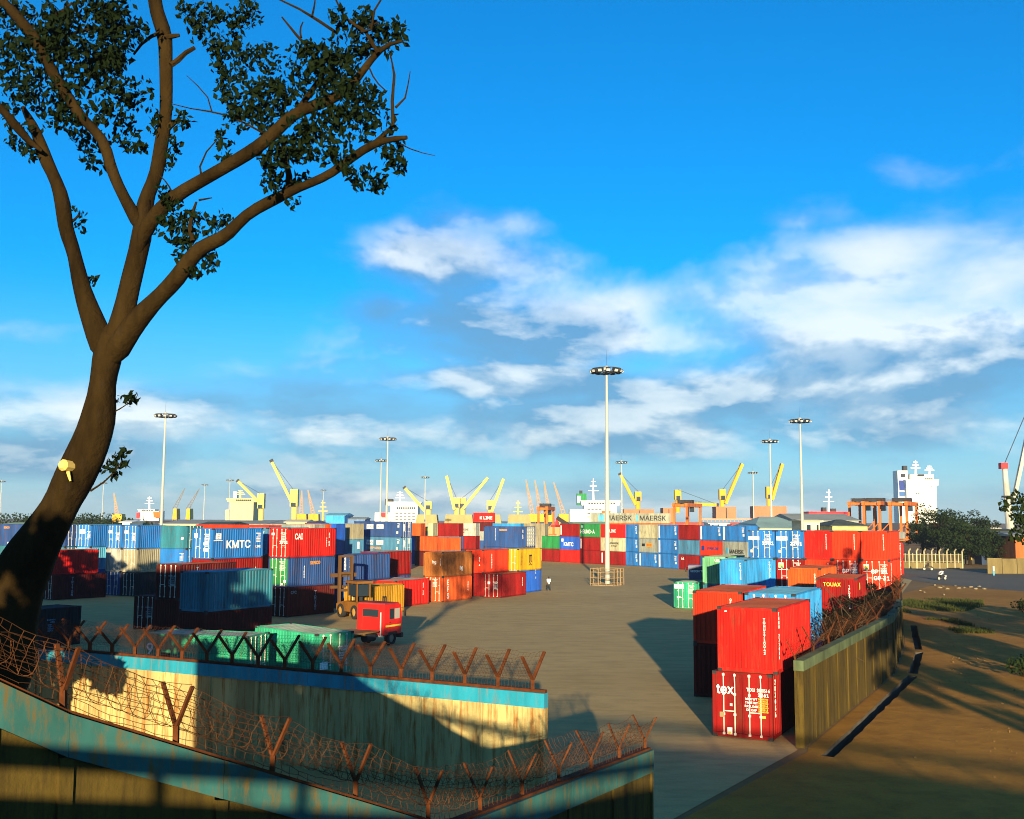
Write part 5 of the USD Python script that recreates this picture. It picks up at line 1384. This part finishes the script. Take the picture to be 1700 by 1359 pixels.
CL = [  # clumps: pixel, radius in pixels, how far away from the middle of the tree
    *[(x, y, 34, -.6) for x, y in ((8, 14), (40, 60), (96, 18), (130, 40), (165, 22), (200, 12), (70, 110), (110, 85), (150, 78), (190, 70), (40, 140), (95, 150), (135, 128), (175, 118), (205, 140), (120, 190), (160, 170), (15, 110), (20, 40), (70, 30), (60, 85), (150, 8), (185, 45), (85, 60), (140, 105), (170, 95), (60, 170), (100, 175), (215, 60))],
    *[(x, y, 20, .2) for x, y in ((212, 165), (200, 205), (215, 228), (232, 244), (40, 215), (22, 188), (28, 236), (44, 250), (135, 228), (165, 240), (152, 268), (200, 95), (226, 40), (262, 195), (300, 198), (276, 230), (282, 265))],
    *[(x, y, 27, .9) for x, y in ((310, 12), (345, 24), (385, 30), (410, 12), (360, 60), (395, 70), (425, 88), (448, 104), (400, 100), (330, 40), (370, 85))],
    *[(x, y, 24, -.7) for x, y in ((372, 125), (402, 140), (380, 160), (398, 182), (425, 165), (444, 146), (462, 160), (400, 200), (432, 186), (452, 200), (484, 150), (466, 182))],
    *[(x, y, 26, -1.5) for x, y in ((490, 112), (520, 96), (548, 82), (578, 52), (596, 70), (562, 96), (602, 32), (642, 48), (580, 108), (560, 134), (536, 146), (612, 72), (505, 84), (540, 118), (648, 66))],
    *[(x, y, 26, -1.8) for x, y in ((600, 152), (616, 172), (590, 186), (560, 202), (530, 214), (502, 230), (560, 232), (530, 252), (500, 258), (474, 252), (452, 274), (602, 206), (580, 176), (545, 184), (515, 200), (596, 130), (450, 290), (478, 230))],
    *[(x, y, 19, -2.0) for x, y in ((582, 288), (604, 302), (622, 306), (575, 265), (650, 262), (662, 274), (642, 246), (640, 205), (620, 290))],
    *[(x, y, 13, -1.2) for x, y in ((470, 312), (492, 302), (506, 296), (486, 332))],
    *[(x, y, 17, -.7) for x, y in ((282, 340), (300, 352), (272, 366), (330, 362), (312, 400), (330, 394), (292, 398), (300, 428), (328, 440), (344, 420), (312, 452), (352, 380), (375, 366), (268, 322), (286, 375), (345, 440), (310, 380))],
    *[(x, y, 13, -.5) for x, y in ((370, 238), (376, 260), (366, 226))], *[(x, y, 12, .3) for x, y in ((132, 358), (130, 374), (154, 466))],
    (206, 663, 8, .1), (222, 668, 10, .1), (218, 662, 8, .1), (176, 774, 12, .2), (196, 762, 13, .2), (186, 778, 10, .2), (204, 754, 9, .2), (206, 772, 7, .2), (190, 788, 8, .2)]
for i, (px, py, rp, dy) in enumerate(CL):
    y = TY + dy
    c = at(px, py, y)
    rad = rp * y / FPX
    k = max(14, int(0.42 * rp ** 1.75))
    sub = c + bt.normal(0, .42, (5, 3)) * rad * [1, 1.3, 1]
    part(big, 'foliage', leaves(sub, np.full((5, 1), rad * .66), max(3, int(k * .62) // 5), 0.155, bt, 1.0, 0.55), LEAF_NEAR, kind='stuff')
# the cut stub that catches the light, and the yellow bark scar
st = at(112, 774, TY - .42)
part(big, 'cut_stub', MB().tube([st + [0.05, .2, 0], st + [-.04, -.1, .02], st + [-.05, -.16, .02]], [.10, .11, .06], 9), flat('cut_wood', (0.70, 0.48, 0.12)), 'pale yellow sawn stub')
part(big, 'bark_scar', MB().tube([at(113, 782, TY - .46), at(115, 790, TY - .45), at(117, 798, TY - .43)], [.035, .03, .02], 6), flat('cut_wood', (0.70, 0.48, 0.12)))

# trees beyond the yard
for px, Z, yt, R, sd, lb in ((1555, 226, 841, 6.4, 1, 'dense dark tree behind the picket fence, under the white ship tower'), (1590, 240, 848, 6.0, 2, 'dense dark tree right of the one under the white ship tower'), (1622, 236, 858, 4.6, 3, 'lower dark tree at the right end of the clump'), (1608, 214, 872, 5.2, 4, 'olive tree in front of the dark clump'),
                             (1530, 250, 862, 4.0, 5, 'small dark tree right of the orange gantry legs'), (1655, 212, 888, 4.6, 6, 'shadowed tree before the dark blue building'), (1578, 216, 868, 4.5, 8, 'shaded tree between the fence and the dark clump')):
    p = at(px, yt, Z)
    tree(p[0], Z, p[2] * 1.10, R, lb, 100 + sd, 'trees beyond the picket fence', LEAF_DARK if sd != 4 else LEAF_MID, 0.55, 3400, .35, .16, clumps=34)
for px, Z, yt, R, lb in ((8, 300, 856, 10, 'greyish bushy tree at the far left edge'), (40, 320, 853, 11, 'grey green tree crown far left of the leaning trunk'), (70, 290, 858, 9, 'bright green crown just left of the leaning trunk'), (120, 330, 852, 10, 'dark tree crown right of the leaning trunk'), (146, 345, 850, 11, 'dark tree under the leafy sprig'), (172, 330, 855, 10, 'dark tree at the foot of the distant mast'), (196, 320, 860, 8, 'lower dark tree beside the tiny white hut'),
                         (246, 300, 862, 7, 'dark tree in front of the small white ship'), (226, 310, 864, 6, 'small dark tree right of the tiny white hut')):
    p = at(px, yt, Z)
    tree(p[0], Z, p[2], R, lb, int(px) + 7, 'trees along the far left', LEAF_MID, 0.8, 1800, .4, .1, clumps=22)
for px, Z, yt, R, lb in ((562, 190, 872, 2.2, 'olive bush left of the three white lettered boxes'), (1213, 245, 861, 4.2, 'olive bush right of the white flat block'), (345, 250, 868, 4.0, 'low bush behind the KMTC stack')):
    p = at(px, yt, Z)
    tree(p[0], Z, p[2], R, lb, int(px), None, LEAF_MID, 0.45, 1500, .15, .05, name='bush', clumps=18)
# broad-leaved tree at the right edge, its trunk just outside
rt = thing('broad_leaved_tree', 'dark broad leaved branches reaching in at the right edge', 'tree', (30.6, 60.0, 0))
part(rt, 'trunk', MB().tube([(0, 0, -.2), (.1, 0, 4), (-.2, 0, 9), (.2, 0, 12)], [.32, .28, .22, .1], 10).tube([(0, 0, 6), (-.8, -.2, 7.6), (-1.6, 0, 8.8)], [.12, .09, .04], 6).tube([(-.1, 0, 8), (-.7, .2, 9.6), (-1.4, .2, 10.2)], [.1, .07, .03], 6), BARK)
cs = [at(px, py, 60.0) - [30.6, 60.0, 0] for px, py in ((1672, 836), (1688, 828), (1700, 840), (1712, 830), (1690, 858), (1700, 872), (1688, 888), (1705, 895), (1720, 860), (1730, 840), (1725, 890), (1740, 880), (1720, 800), (1745, 820), (1760, 850), (1735, 905))]
part(rt, 'crown', leaves(cs, np.full((len(cs), 1), .48), 46, .34, np.random.default_rng(5), .5, .6), LEAF_DARK)
for px, py, lb in ((1690, 1004, 'low leafy shrub at the right edge beside the dirt track'), (1694, 1112, 'dark leafy shrub at the right edge below the low one')):
    g_ = gnd(px + 8, py + 12)
    s_ = thing('shrub', lb, 'shrub', (g_[0], g_[1], 0))
    rr = np.random.default_rng(px)
    part(s_, 'stems', MB().tube([(0, 0, 0), (.1, 0, .9)], [.03, .015], 5).tube([(0, 0, 0), (-.4, 0, .8)], [.03, .012], 5).tube([(0, 0, 0), (.4, .2, .7)], [.03, .012], 5), BARK)
    part(s_, 'foliage', leaves([(0, 0, .8), (-.6, 0, .7), (.6, .2, .6), (.2, .4, .5)], np.full((4, 1), .5), 60, .26, rr, .3, .6), LEAF_MID)
# dry bramble hanging over the right wall
br = thing('dry_bramble', 'dry dark bramble tangled over the top of the right concrete wall', 'bush', (17.6, 55.6, 2.6))
rb = np.random.default_rng(77)
tw = MB()
for i in range(130):
    s0 = rb.uniform(-6.5, 13.5)
    q = np.array([s0 * .47 + rb.normal(-.5, .4), s0 * .88 + rb.normal(0, .3), rb.uniform(-.2, 1.0)])
    d = rb.normal(size=3) * [.6, .6, .5] + [-.1, 0, .45]
    pts = [q]
    for k in range(4):
        d = d + rb.normal(0, .28, 3) + [0, 0, -.12]
        pts.append(pts[-1] + d * .42)
    tw.tube(pts, np.linspace(.022, .006, 5), 4, cap=False)
part(br, 'twigs', tw, paint('dry_twig', (0.10, 0.06, 0.03)))
cs = [(s * .47 - .6 + rb.normal(0, .4), s * .88, rb.uniform(.1, 1.3)) for s in np.linspace(-5.5, 13, 34)]
part(br, 'foliage', leaves(cs, np.full((34, 1), .75), 75, .17, rb, .5, .4), leaf_look('dry_leaves', (0.012, 0.010, 0.005), (0.05, 0.035, 0.012), .1))

for i, (x, y, H, R) in enumerate(((18.9, 58.5, 4.5, 1.5), (21.4, 63.4, 4.7, 1.7), (24.2, 70.5, 4.9, 1.6))):
    tree(x - .9, y + .5, H, R, ('dark scrubby bush behind the near wall, below the yellow lettered box', 'taller dark scrub right of the yellow lettered box', 'dark scrub at the bend of the right wall')[i], 500 + i, None, leaf_look('dry_leaves', (0.012, 0.010, 0.005), (0.05, 0.035, 0.012), .1), 0.20, 2600, .09, .3, name='bush', clumps=16)

# ------------------------------------------------------------------ right-hand road: fence, people, motorcycles, rubble, grass
f0, f1 = gnd(1497, 943), gnd(1598, 944)
fl = thing('picket_fence', 'pale post and picket fence on a concrete base across the road', 'fence', (f0[0], f0[1], 0), 0)
dv = np.array([f1[0] - f0[0], f1[1] - f0[1]])
L_ = np.linalg.norm(dv)
dv /= L_
FPOST, FBASE = paint('fence_cream', (0.42, 0.36, 0.20)), paint('fence_base', (0.17, 0.13, 0.05), streak=.2, rust=.4)
P2 = lambda s, o=0: (dv[0] * s + dv[1] * o, dv[1] * s - dv[0] * o)
for i in range(9):
    s = L_ * i / 8
    part(fl, 'post', MB().beam((*P2(s), 0), (*P2(s), 3.1), .22, .22).beam((*P2(s), 3.1), (*P2(s + .25, .3), 3.6), .18, .18), FPOST)
    if i < 8:
        part(fl, 'base_panel', MB().beam((*P2(s + .12), .55), (*P2(s + L_ / 8 - .12), .55), .16, 1.1), FBASE)
        part(fl, 'picket', MB().beam((*P2(s + L_ / 16), 1.11), (*P2(s + L_ / 16), 2.75), .14, .14), FPOST)
        part(fl, 'rail', MB().beam((*P2(s + .12), 2.6), (*P2(s + L_ / 8 - .12), 2.6), .06, .06).beam((*P2(s + .12), 1.25), (*P2(s + L_ / 8 - .12), 1.25), .06, .06), FPOST)
        for k in range(8):
            a = s + .2 + (L_ / 8 - .4) * k / 7
            part(fl, 'bar', MB().beam((*P2(a), 1.2), (*P2(a), 2.62), .045, .045), FBASE)
w0 = gnd(1640, 952)
kb = thing('boundary_wall', 'low grey concrete wall at the right edge across the road', 'wall', (w0[0], w0[1], 0), 0)
for i in range(5):
    part(kb, 'panel', MB().box((i * 2.5, 0, 0), (i * 2.5 + 2.42, .2, 2.6 - .1 * (i % 2))), FBASE)
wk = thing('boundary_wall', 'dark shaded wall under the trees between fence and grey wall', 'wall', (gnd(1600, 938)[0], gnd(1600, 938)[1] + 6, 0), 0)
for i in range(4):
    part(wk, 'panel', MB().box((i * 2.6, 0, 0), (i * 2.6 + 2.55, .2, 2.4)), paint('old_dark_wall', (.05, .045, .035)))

import manifold3d as m3


def body(joints, bones):
    """One continuous figure: hulls of spheres along the bones, joined and smoothed."""
    parts = []
    for a, b in bones:
        s = []
        for k in (a, b):
            p, r = joints[k]
            s.append(m3.Manifold.sphere(r, 14).translate(list(map(float, p))))
        parts.append(m3.Manifold.batch_hull(s))
    m = m3.Manifold.batch_boolean(parts, m3.OpType.Add).refine_to_length(0.05)
    q = m.to_mesh()
    t = trimesh.Trimesh(q.vert_properties[:, :3], q.tri_verts, process=True)
    trimesh.smoothing.filter_taubin(t, iterations=6)
    return t


SKIN, HAIR = flat('skin', (0.16, 0.075, 0.04)), flat('black_hair', (0.01, 0.01, 0.01))


def person(loc, yaw, label, pose='walk', shirt=None, trousers=None, bag=False, lift=0.0):
    """1.68 m tall, facing local +y."""
    t = thing('person', label, 'person', (loc[0], loc[1], lift), yaw)
    J = {'pel': ((0, 0, .92), .125), 'che': ((0, .01, 1.27), .14), 'nk': ((0, .02, 1.44), .055), 'hd': ((0, .035, 1.57), .095), 'hd2': ((0, .03, 1.62), .085), 'jaw': ((0, .06, 1.52), .06), 'nose': ((0, .135, 1.565), .014)}
    if pose == 'walk':
        L = {'hipL': ((-.09, 0, .90), .09), 'knL': ((-.10, .16, .50), .062), 'anL': ((-.10, .20, .09), .045), 'toL': ((-.10, .36, .04), .035), 'hipR': ((.09, 0, .90), .09), 'knR': ((.10, -.02, .49), .062), 'anR': ((.10, -.26, .14), .045), 'toR': ((.10, -.14, .04), .035)}
        A = {'shL': ((-.19, 0, 1.38), .062), 'elL': ((-.25, -.14, 1.12), .046), 'wrL': ((-.23, -.08, .87), .034), 'haL': ((-.23, -.05, .80), .04), 'shR': ((.19, 0, 1.38), .062), 'elR': ((.25, .10, 1.12), .046), 'wrR': ((.24, .24, .90), .034), 'haR': ((.24, .28, .84), .04)}
    elif pose == 'ride':
        J = {k: ((p[0], p[1] - .05, p[2] - .12), r) for k, (p, r) in J.items()}
        L = {'hipL': ((-.10, -.05, .80), .10), 'knL': ((-.20, .36, .70), .065), 'anL': ((-.18, .26, .30), .045), 'toL': ((-.18, .42, .27), .035), 'hipR': ((.10, -.05, .80), .10), 'knR': ((.20, .36, .70), .065), 'anR': ((.18, .26, .30), .045), 'toR': ((.18, .42, .27), .035)}
        A = {'shL': ((-.19, -.03, 1.26), .062), 'elL': ((-.30, .22, 1.08), .046), 'wrL': ((-.30, .46, 1.02), .034), 'haL': ((-.30, .52, 1.02), .04), 'shR': ((.19, -.03, 1.26), .062), 'elR': ((.30, .22, 1.08), .046), 'wrR': ((.30, .46, 1.02), .034), 'haR': ((.30, .52, 1.02), .04)}
    else:
        L = {'hipL': ((-.09, 0, .90), .09), 'knL': ((-.11, .02, .50), .062), 'anL': ((-.12, 0, .09), .045), 'toL': ((-.13, .15, .04), .035), 'hipR': ((.09, 0, .90), .09), 'knR': ((.10, .03, .50), .062), 'anR': ((.11, 0, .09), .045), 'toR': ((.12, .15, .04), .035)}
        A = {'shL': ((-.19, 0, 1.38), .062), 'elL': ((-.25, -.02, 1.12), .046), 'wrL': ((-.24, .06, .87), .034), 'haL': ((-.24, .08, .80), .04), 'shR': ((.19, 0, 1.38), .062), 'elR': ((.25, -.02, 1.12), .046), 'wrR': ((.24, .08, .88), .034), 'haR': ((.24, .1, .80), .04)}
    J.update(L)
    J.update(A)
    bones = [('pel', 'che'), ('che', 'nk'), ('nk', 'hd'), ('hd', 'hd2'), ('hd', 'jaw'), ('jaw', 'nose'), ('pel', 'hipL'), ('pel', 'hipR'), ('hipL', 'knL'), ('knL', 'anL'), ('anL', 'toL'), ('hipR', 'knR'), ('knR', 'anR'), ('anR', 'toR'), ('che', 'shL'), ('che', 'shR'), ('shL', 'elL'), ('elL', 'wrL'), ('wrL', 'haL'), ('shR', 'elR'), ('elR', 'wrR'), ('wrR', 'haR')]
    part(t, 'body', body(J, bones), SKIN, smooth=60)
    grow = lambda names, g: {k: (J[k][0], J[k][1] + g) for k in names}
    S = grow(('pel', 'che', 'shL', 'shR', 'elL', 'elR'), .022)
    part(t, 'shirt', body(S, [('pel', 'che'), ('che', 'shL'), ('che', 'shR'), ('shL', 'elL'), ('shR', 'elR')]), shirt or WHITE, smooth=60)
    T_ = grow(('pel', 'hipL', 'hipR', 'knL', 'knR', 'anL', 'anR'), .018)
    part(t, 'trousers', body(T_, [('pel', 'hipL'), ('pel', 'hipR'), ('hipL', 'knL'), ('knL', 'anL'), ('hipR', 'knR'), ('knR', 'anR')]), trousers or DARK, smooth=60)
    hp = np.array(J['hd2'][0])
    part(t, 'hair', body({'a': (hp + [0, -.02, .03], .085), 'b': (hp + [0, -.045, -.03], .075)}, [('a', 'b')]), HAIR, smooth=60)
    if bag:
        h = J['haL'][0]
        b = MB().box((h[0] - .06, h[1] - .16, h[2] - .42), (h[0] + .06, h[1] + .16, h[2] - .08)).tube([(h[0], h[1] - .1, h[2] - .09), (h[0], h[1], h[2] + .0), (h[0], h[1] + .1, h[2] - .09)], .012, 5)
        bo = thing('hand_bag', 'dark bag carried by the walking man in the white shirt', 'bag', (loc[0], loc[1], 0), yaw)
        part(bo, 'bag_body', b, DARK)
    return t


person(gnd(911, 980.5), -25, 'man in white shirt and dark trousers walking across the open yard carrying a bag', 'walk', bag=True)


def motorcycle(loc, yaw, label, col):
    t = thing('motorcycle', label, 'motorcycle', loc, yaw)
    for y in (-.62, .62):
        n_ = 18
        m = MB()
        for k in range(n_):
            a, b = k * 2 * math.pi / n_, (k + 1) * 2 * math.pi / n_
            m.beam((0, y + .27 * math.cos(a), .3 + .27 * math.sin(a)), (0, y + .27 * math.cos(b), .3 + .27 * math.sin(b)), .09, .08)
        w_ = part(t, 'wheel', m, RUBBER)
        part(w_, 'hub', MB().tube([(-.05, y, .3), (.05, y, .3)], .2, 12), STEEL)
    part(t, 'frame', MB().beam((0, -.62, .3), (0, -.1, .5), .08, .06).beam((0, .62, .3), (0, .42, 1.0), .1, .06).beam((0, -.1, .45), (0, .42, .9), .07, .07), DARK)
    part(t, 'engine', MB().box((-.13, -.15, .28), (.13, .25, .56)), DARK)
    part(t, 'fuel_tank', MB().prism([(.0, .74), (.35, .78), (.42, .92), (.25, .98), (0, .88)], -.13, .13, 'x'), col)
    part(t, 'seat', MB().box((-.13, -.65, .72), (.13, .02, .82)), RUBBER)
    part(t, 'handlebar', MB().tube([(-.34, .42, 1.02), (0, .46, 1.0), (.34, .42, 1.02)], .02, 6), STEEL)
    part(t, 'headlight', MB().tube([(0, .50, .92), (0, .58, .92)], [.09, .08], 10), flat('lamp_glass', (.55, .55, .5)))
    part(t, 'tail_guard', MB().box((-.09, -.85, .55), (.09, -.6, .68)), col)
    return t


for px, py, yw, lb, rl, sh, cl in ((1564, 963, -115, 'pale motorcycle on the road left of the rubble line', 'rider in white shirt on the pale motorcycle in the road', WHITE, flat('bike_white', (.7, .7, .68))), (1541, 947, -60, 'dark motorcycle in the road by the picket fence', 'rider in dark clothes on the motorcycle by the picket fence', flat('dark_shirt', (.02, .02, .03)), flat('bike_dark', (.03, .01, .01)))):
    g_ = gnd(px, py)
    motorcycle((g_[0], g_[1], 0), yw, lb, cl)
    person(g_, yw, rl, 'ride', sh, lift=0.02)
for px, py, yw, lb, sh in ((1606, 934, 30, 'person in white standing at the dark wall right of the fence', WHITE), (1613, 937, -60, 'person in yellow standing right of the fence end', flat('yellow_shirt', (.6, .45, .05))), (1630, 934, 100, 'person in pale shirt in the shade further right of the fence', flat('pale_shirt', (.45, .42, .38)))):
    person(gnd(px, py), yw, lb, 'stand', sh)
bo = gnd(1650, 955)
t = thing('water_bottle_seller_post', 'small pale blue and white marker post at the road edge', 'post', (bo[0], bo[1], 0))
part(t, 'lower_post', MB().tube([(0, 0, 0), (0, 0, .8)], .14, 8), COL['pale_blue'])
part(t, 'upper_post', MB().tube([(0, 0, .8), (0, 0, 1.5)], .12, 8), SHIP_W)
rk = np.random.default_rng(40)
ROCK = paint('pale_rock', (0.25, 0.20, 0.12), scale=3)
for i, (px, py) in enumerate([(1528, 981), (1535, 984), (1552, 972), (1560, 976), (1566, 974), (1573, 978), (1586, 973), (1592, 977), (1601, 976), (1612, 975), (1620, 978), (1626, 974), (1634, 978), (1567, 988), (1500, 972)]):
    g_ = gnd(px, py)
    ic = trimesh.creation.icosphere(1, 1.0)
    ic.vertices *= (1 + rk.normal(0, .16, (len(ic.vertices), 1))) * [rk.uniform(.12, .30), rk.uniform(.10, .20), rk.uniform(.06, .13)]
    ic.apply_translation([g_[0], g_[1], .08])
    single('rubble_stone', ic, ROCK, 'pale stone in the line of rubble between road and dirt track', 'stone', 'stones of the rubble line')

gv = MB()
rg = np.random.default_rng(91)
for i in range(2600):
    u = rg.uniform(0, 1) ** .7
    y = 36 + 75 * u
    x0 = np.interp(y, [w[1] for w in WALL_R], [w[0] for w in WALL_R]) + 1.8
    x = rg.uniform(x0, min(x0 + 34, .50 * y + 3))
    if meshkit.noise(np.array([x * .25, y * .25, 0.0]), 8) < .42 or x < x0 + 1.4:
        continue
    r_ = rg.uniform(.012, .045) * (1 + (rg.uniform() > .97) * 1.2)
    a = rg.uniform(0, 6.28)
    pts = [(x + r_ * math.cos(a + k * 2.1) * rg.uniform(.7, 1.3), y + r_ * math.sin(a + k * 2.1) * rg.uniform(.7, 1.3), -.006) for k in range(3)] + [(x + rg.uniform(-.3, .3) * r_, y, r_ * rg.uniform(.6, 1.1))]
    gv.add(pts, [(0, 1, 3), (1, 2, 3), (2, 0, 3)])
single('gravel', gv, paint('gravel_stone', (0.20, 0.11, 0.035), scale=9.0, vary=0.6), 'loose stones and crumbs strewn over the dirt track', 'gravel', kind='stuff')


def grass(poly_pts, n, hgt, seed, label):
    r = np.random.default_rng(seed)
    poly = Polygon(poly_pts)
    x0, y0, x1, y1 = poly.bounds
    p = np.column_stack([r.uniform(x0, x1, n * 3), r.uniform(y0, y1, n * 3)])
    import shapely
    p = p[shapely.contains_xy(poly, p[:, 0], p[:, 1])][:n]
    p = p[meshkit.noise(np.column_stack([p * .35, p[:, 0] * 0]), seed) > .33]
    k = len(p)
    a = r.uniform(0, 2 * np.pi, k)
    h = hgt * r.uniform(.4, 1.2, k)
    d = np.column_stack([np.cos(a), np.sin(a), np.zeros(k)])
    b = np.column_stack([p, np.zeros(k)])
    tip = b + np.column_stack([r.normal(0, .35, (k, 2)) * h[:, None], h])
    v = np.stack([b - d * .035, b + d * .035, tip], 1).reshape(-1, 3)
    return single('grass', MB().add(v, np.arange(len(v)).reshape(-1, 3)), leaf_look('grass_blades', (0.05, 0.06, 0.012), (0.16, 0.15, 0.03), .2), label, 'grass', kind='stuff')


grass([(36, 110), (38.5, 100), (44, 104), (49, 111), (52, 118), (46, 121)], 6000, .35, 3, 'olive grass patch between the far wall end and the road')
grass([(34.8, 84), (38, 84), (39.5, 95), (37, 96)], 2500, .3, 4, 'olive grass along the foot of the far wall')
grass([(33, 62), (40, 64), (40, 74), (36, 72)], 3000, .4, 5, 'olive weeds at the right edge of the dirt track')

# ------------------------------------------------------------------ what stands behind and beside the camera and throws the shade
fb = thing('footbridge', 'concrete footbridge parapet and rail behind the viewpoint', 'footbridge', (0, 0, 0))
CONC = paint('bridge_concrete', (0.35, 0.32, 0.26))
RAIL = [(-9.0, 4.4), (-6.2, -1.5), (-0.4, -9.1), (9.4, -12.7), (17.0, -18.6), (44.0, -40.0)]
for p_, q_ in zip(RAIL[:-1], RAIL[1:]):
    part(fb, 'parapet', MB().beam((*p_, 3.72), (*q_, 3.72), .25, 7.64), CONC)
    part(fb, 'handrail', MB().beam((*p_, 8.03), (*q_, 8.03), .2, .26), CONC)
    for k in range(4):
        u = k / 4
        part(fb, 'rail_post', MB().beam((p_[0] + (q_[0] - p_[0]) * u, p_[1] + (q_[1] - p_[1]) * u, 7.545), (p_[0] + (q_[0] - p_[0]) * u, p_[1] + (q_[1] - p_[1]) * u, 7.895), .14, .14), CONC)
part(fb, 'stair_wall', MB().beam((-9.02, 4.43, 4.5), (-12.3, 9.0, 4.5), .25, 9.2), CONC)
for i in range(16):
    x0 = -300 + i * 40
    hh = 11 + 5 * meshkit.noise(np.array([i * 3.7, 0, 0]), 4)
    bb = thing('city_block', 'plain concrete block behind the viewpoint', 'building', (x0, -140, 0), 0, 'blocks behind the viewpoint')
    part(bb, 'wall', MB().box((0, 0, 0), (36, 14, hh)), CONC)
    part(bb, 'roof', MB().box((-.3, -.3, hh), (36.3, 14.3, hh + .4)), RGREY)
k_ = 0
hb = thing('long_building', 'long two storey building outside the left of the view', 'building', (-19.5, 14, 0))
part(hb, 'wall', MB().box((-45, 0, 0), (0, 10, 12.4)), CONC)
part(hb, 'roof', MB().box((-45.4, -.4, 12.4), (.4, 10.4, 12.7)), RGREY)
for x, y, H, R in ((-9.7, 1.2, 12.0, 2.7), (-18.0, 31.5, 11.0, 2.6), (-42, 72, 11.0, 3.4), (-47, 80, 11.2, 3.6), (-25, 38, 11.5, 4.4), (-33, 46, 11.0, 5.0), (-40, 54, 11.2, 5.0), (-47, 62, 11.5, 5.2), (-53, 70, 11.5, 5.2), (-58, 80, 11.5, 5.0)):
    tree(x, y, H, R, 'leafy tree outside the left of the view', 300 + k_, 'trees outside the left of the view', LEAF_MID, 0.6, 4500, .3, .12, clumps=30)
    k_ += 1
for x, y, H, R in ((31, 38, 8.5, 3.0), (34, 45, 8.0, 3.0), (40, 55, 9, 3.4), (20.3, 6, 12.2, 3.0), (24, 12, 12.8, 3.0), (46, 62, 8, 3)):
    tree(x, y, H, R, 'leafy tree outside the right of the view', 400 + k_, 'trees outside the right of the view', LEAF_MID, 0.5, 2200, .22, .35, clumps=20)
    k_ += 1

# ------------------------------------------------------------------ thin sea air over the port
HAZE = usdkit.material(stage, '/World/Looks/haze_air', {'v': ('principled_volume', {'color': (0.80, 0.90, 1.0), 'density': 0.00013, 'anisotropy': 0.2})}, [], volume='v.volume')
single('haze', MB().box((-4200, -700, -7.0), (4200, 4300, 82.0)), HAZE, kind='stuff')
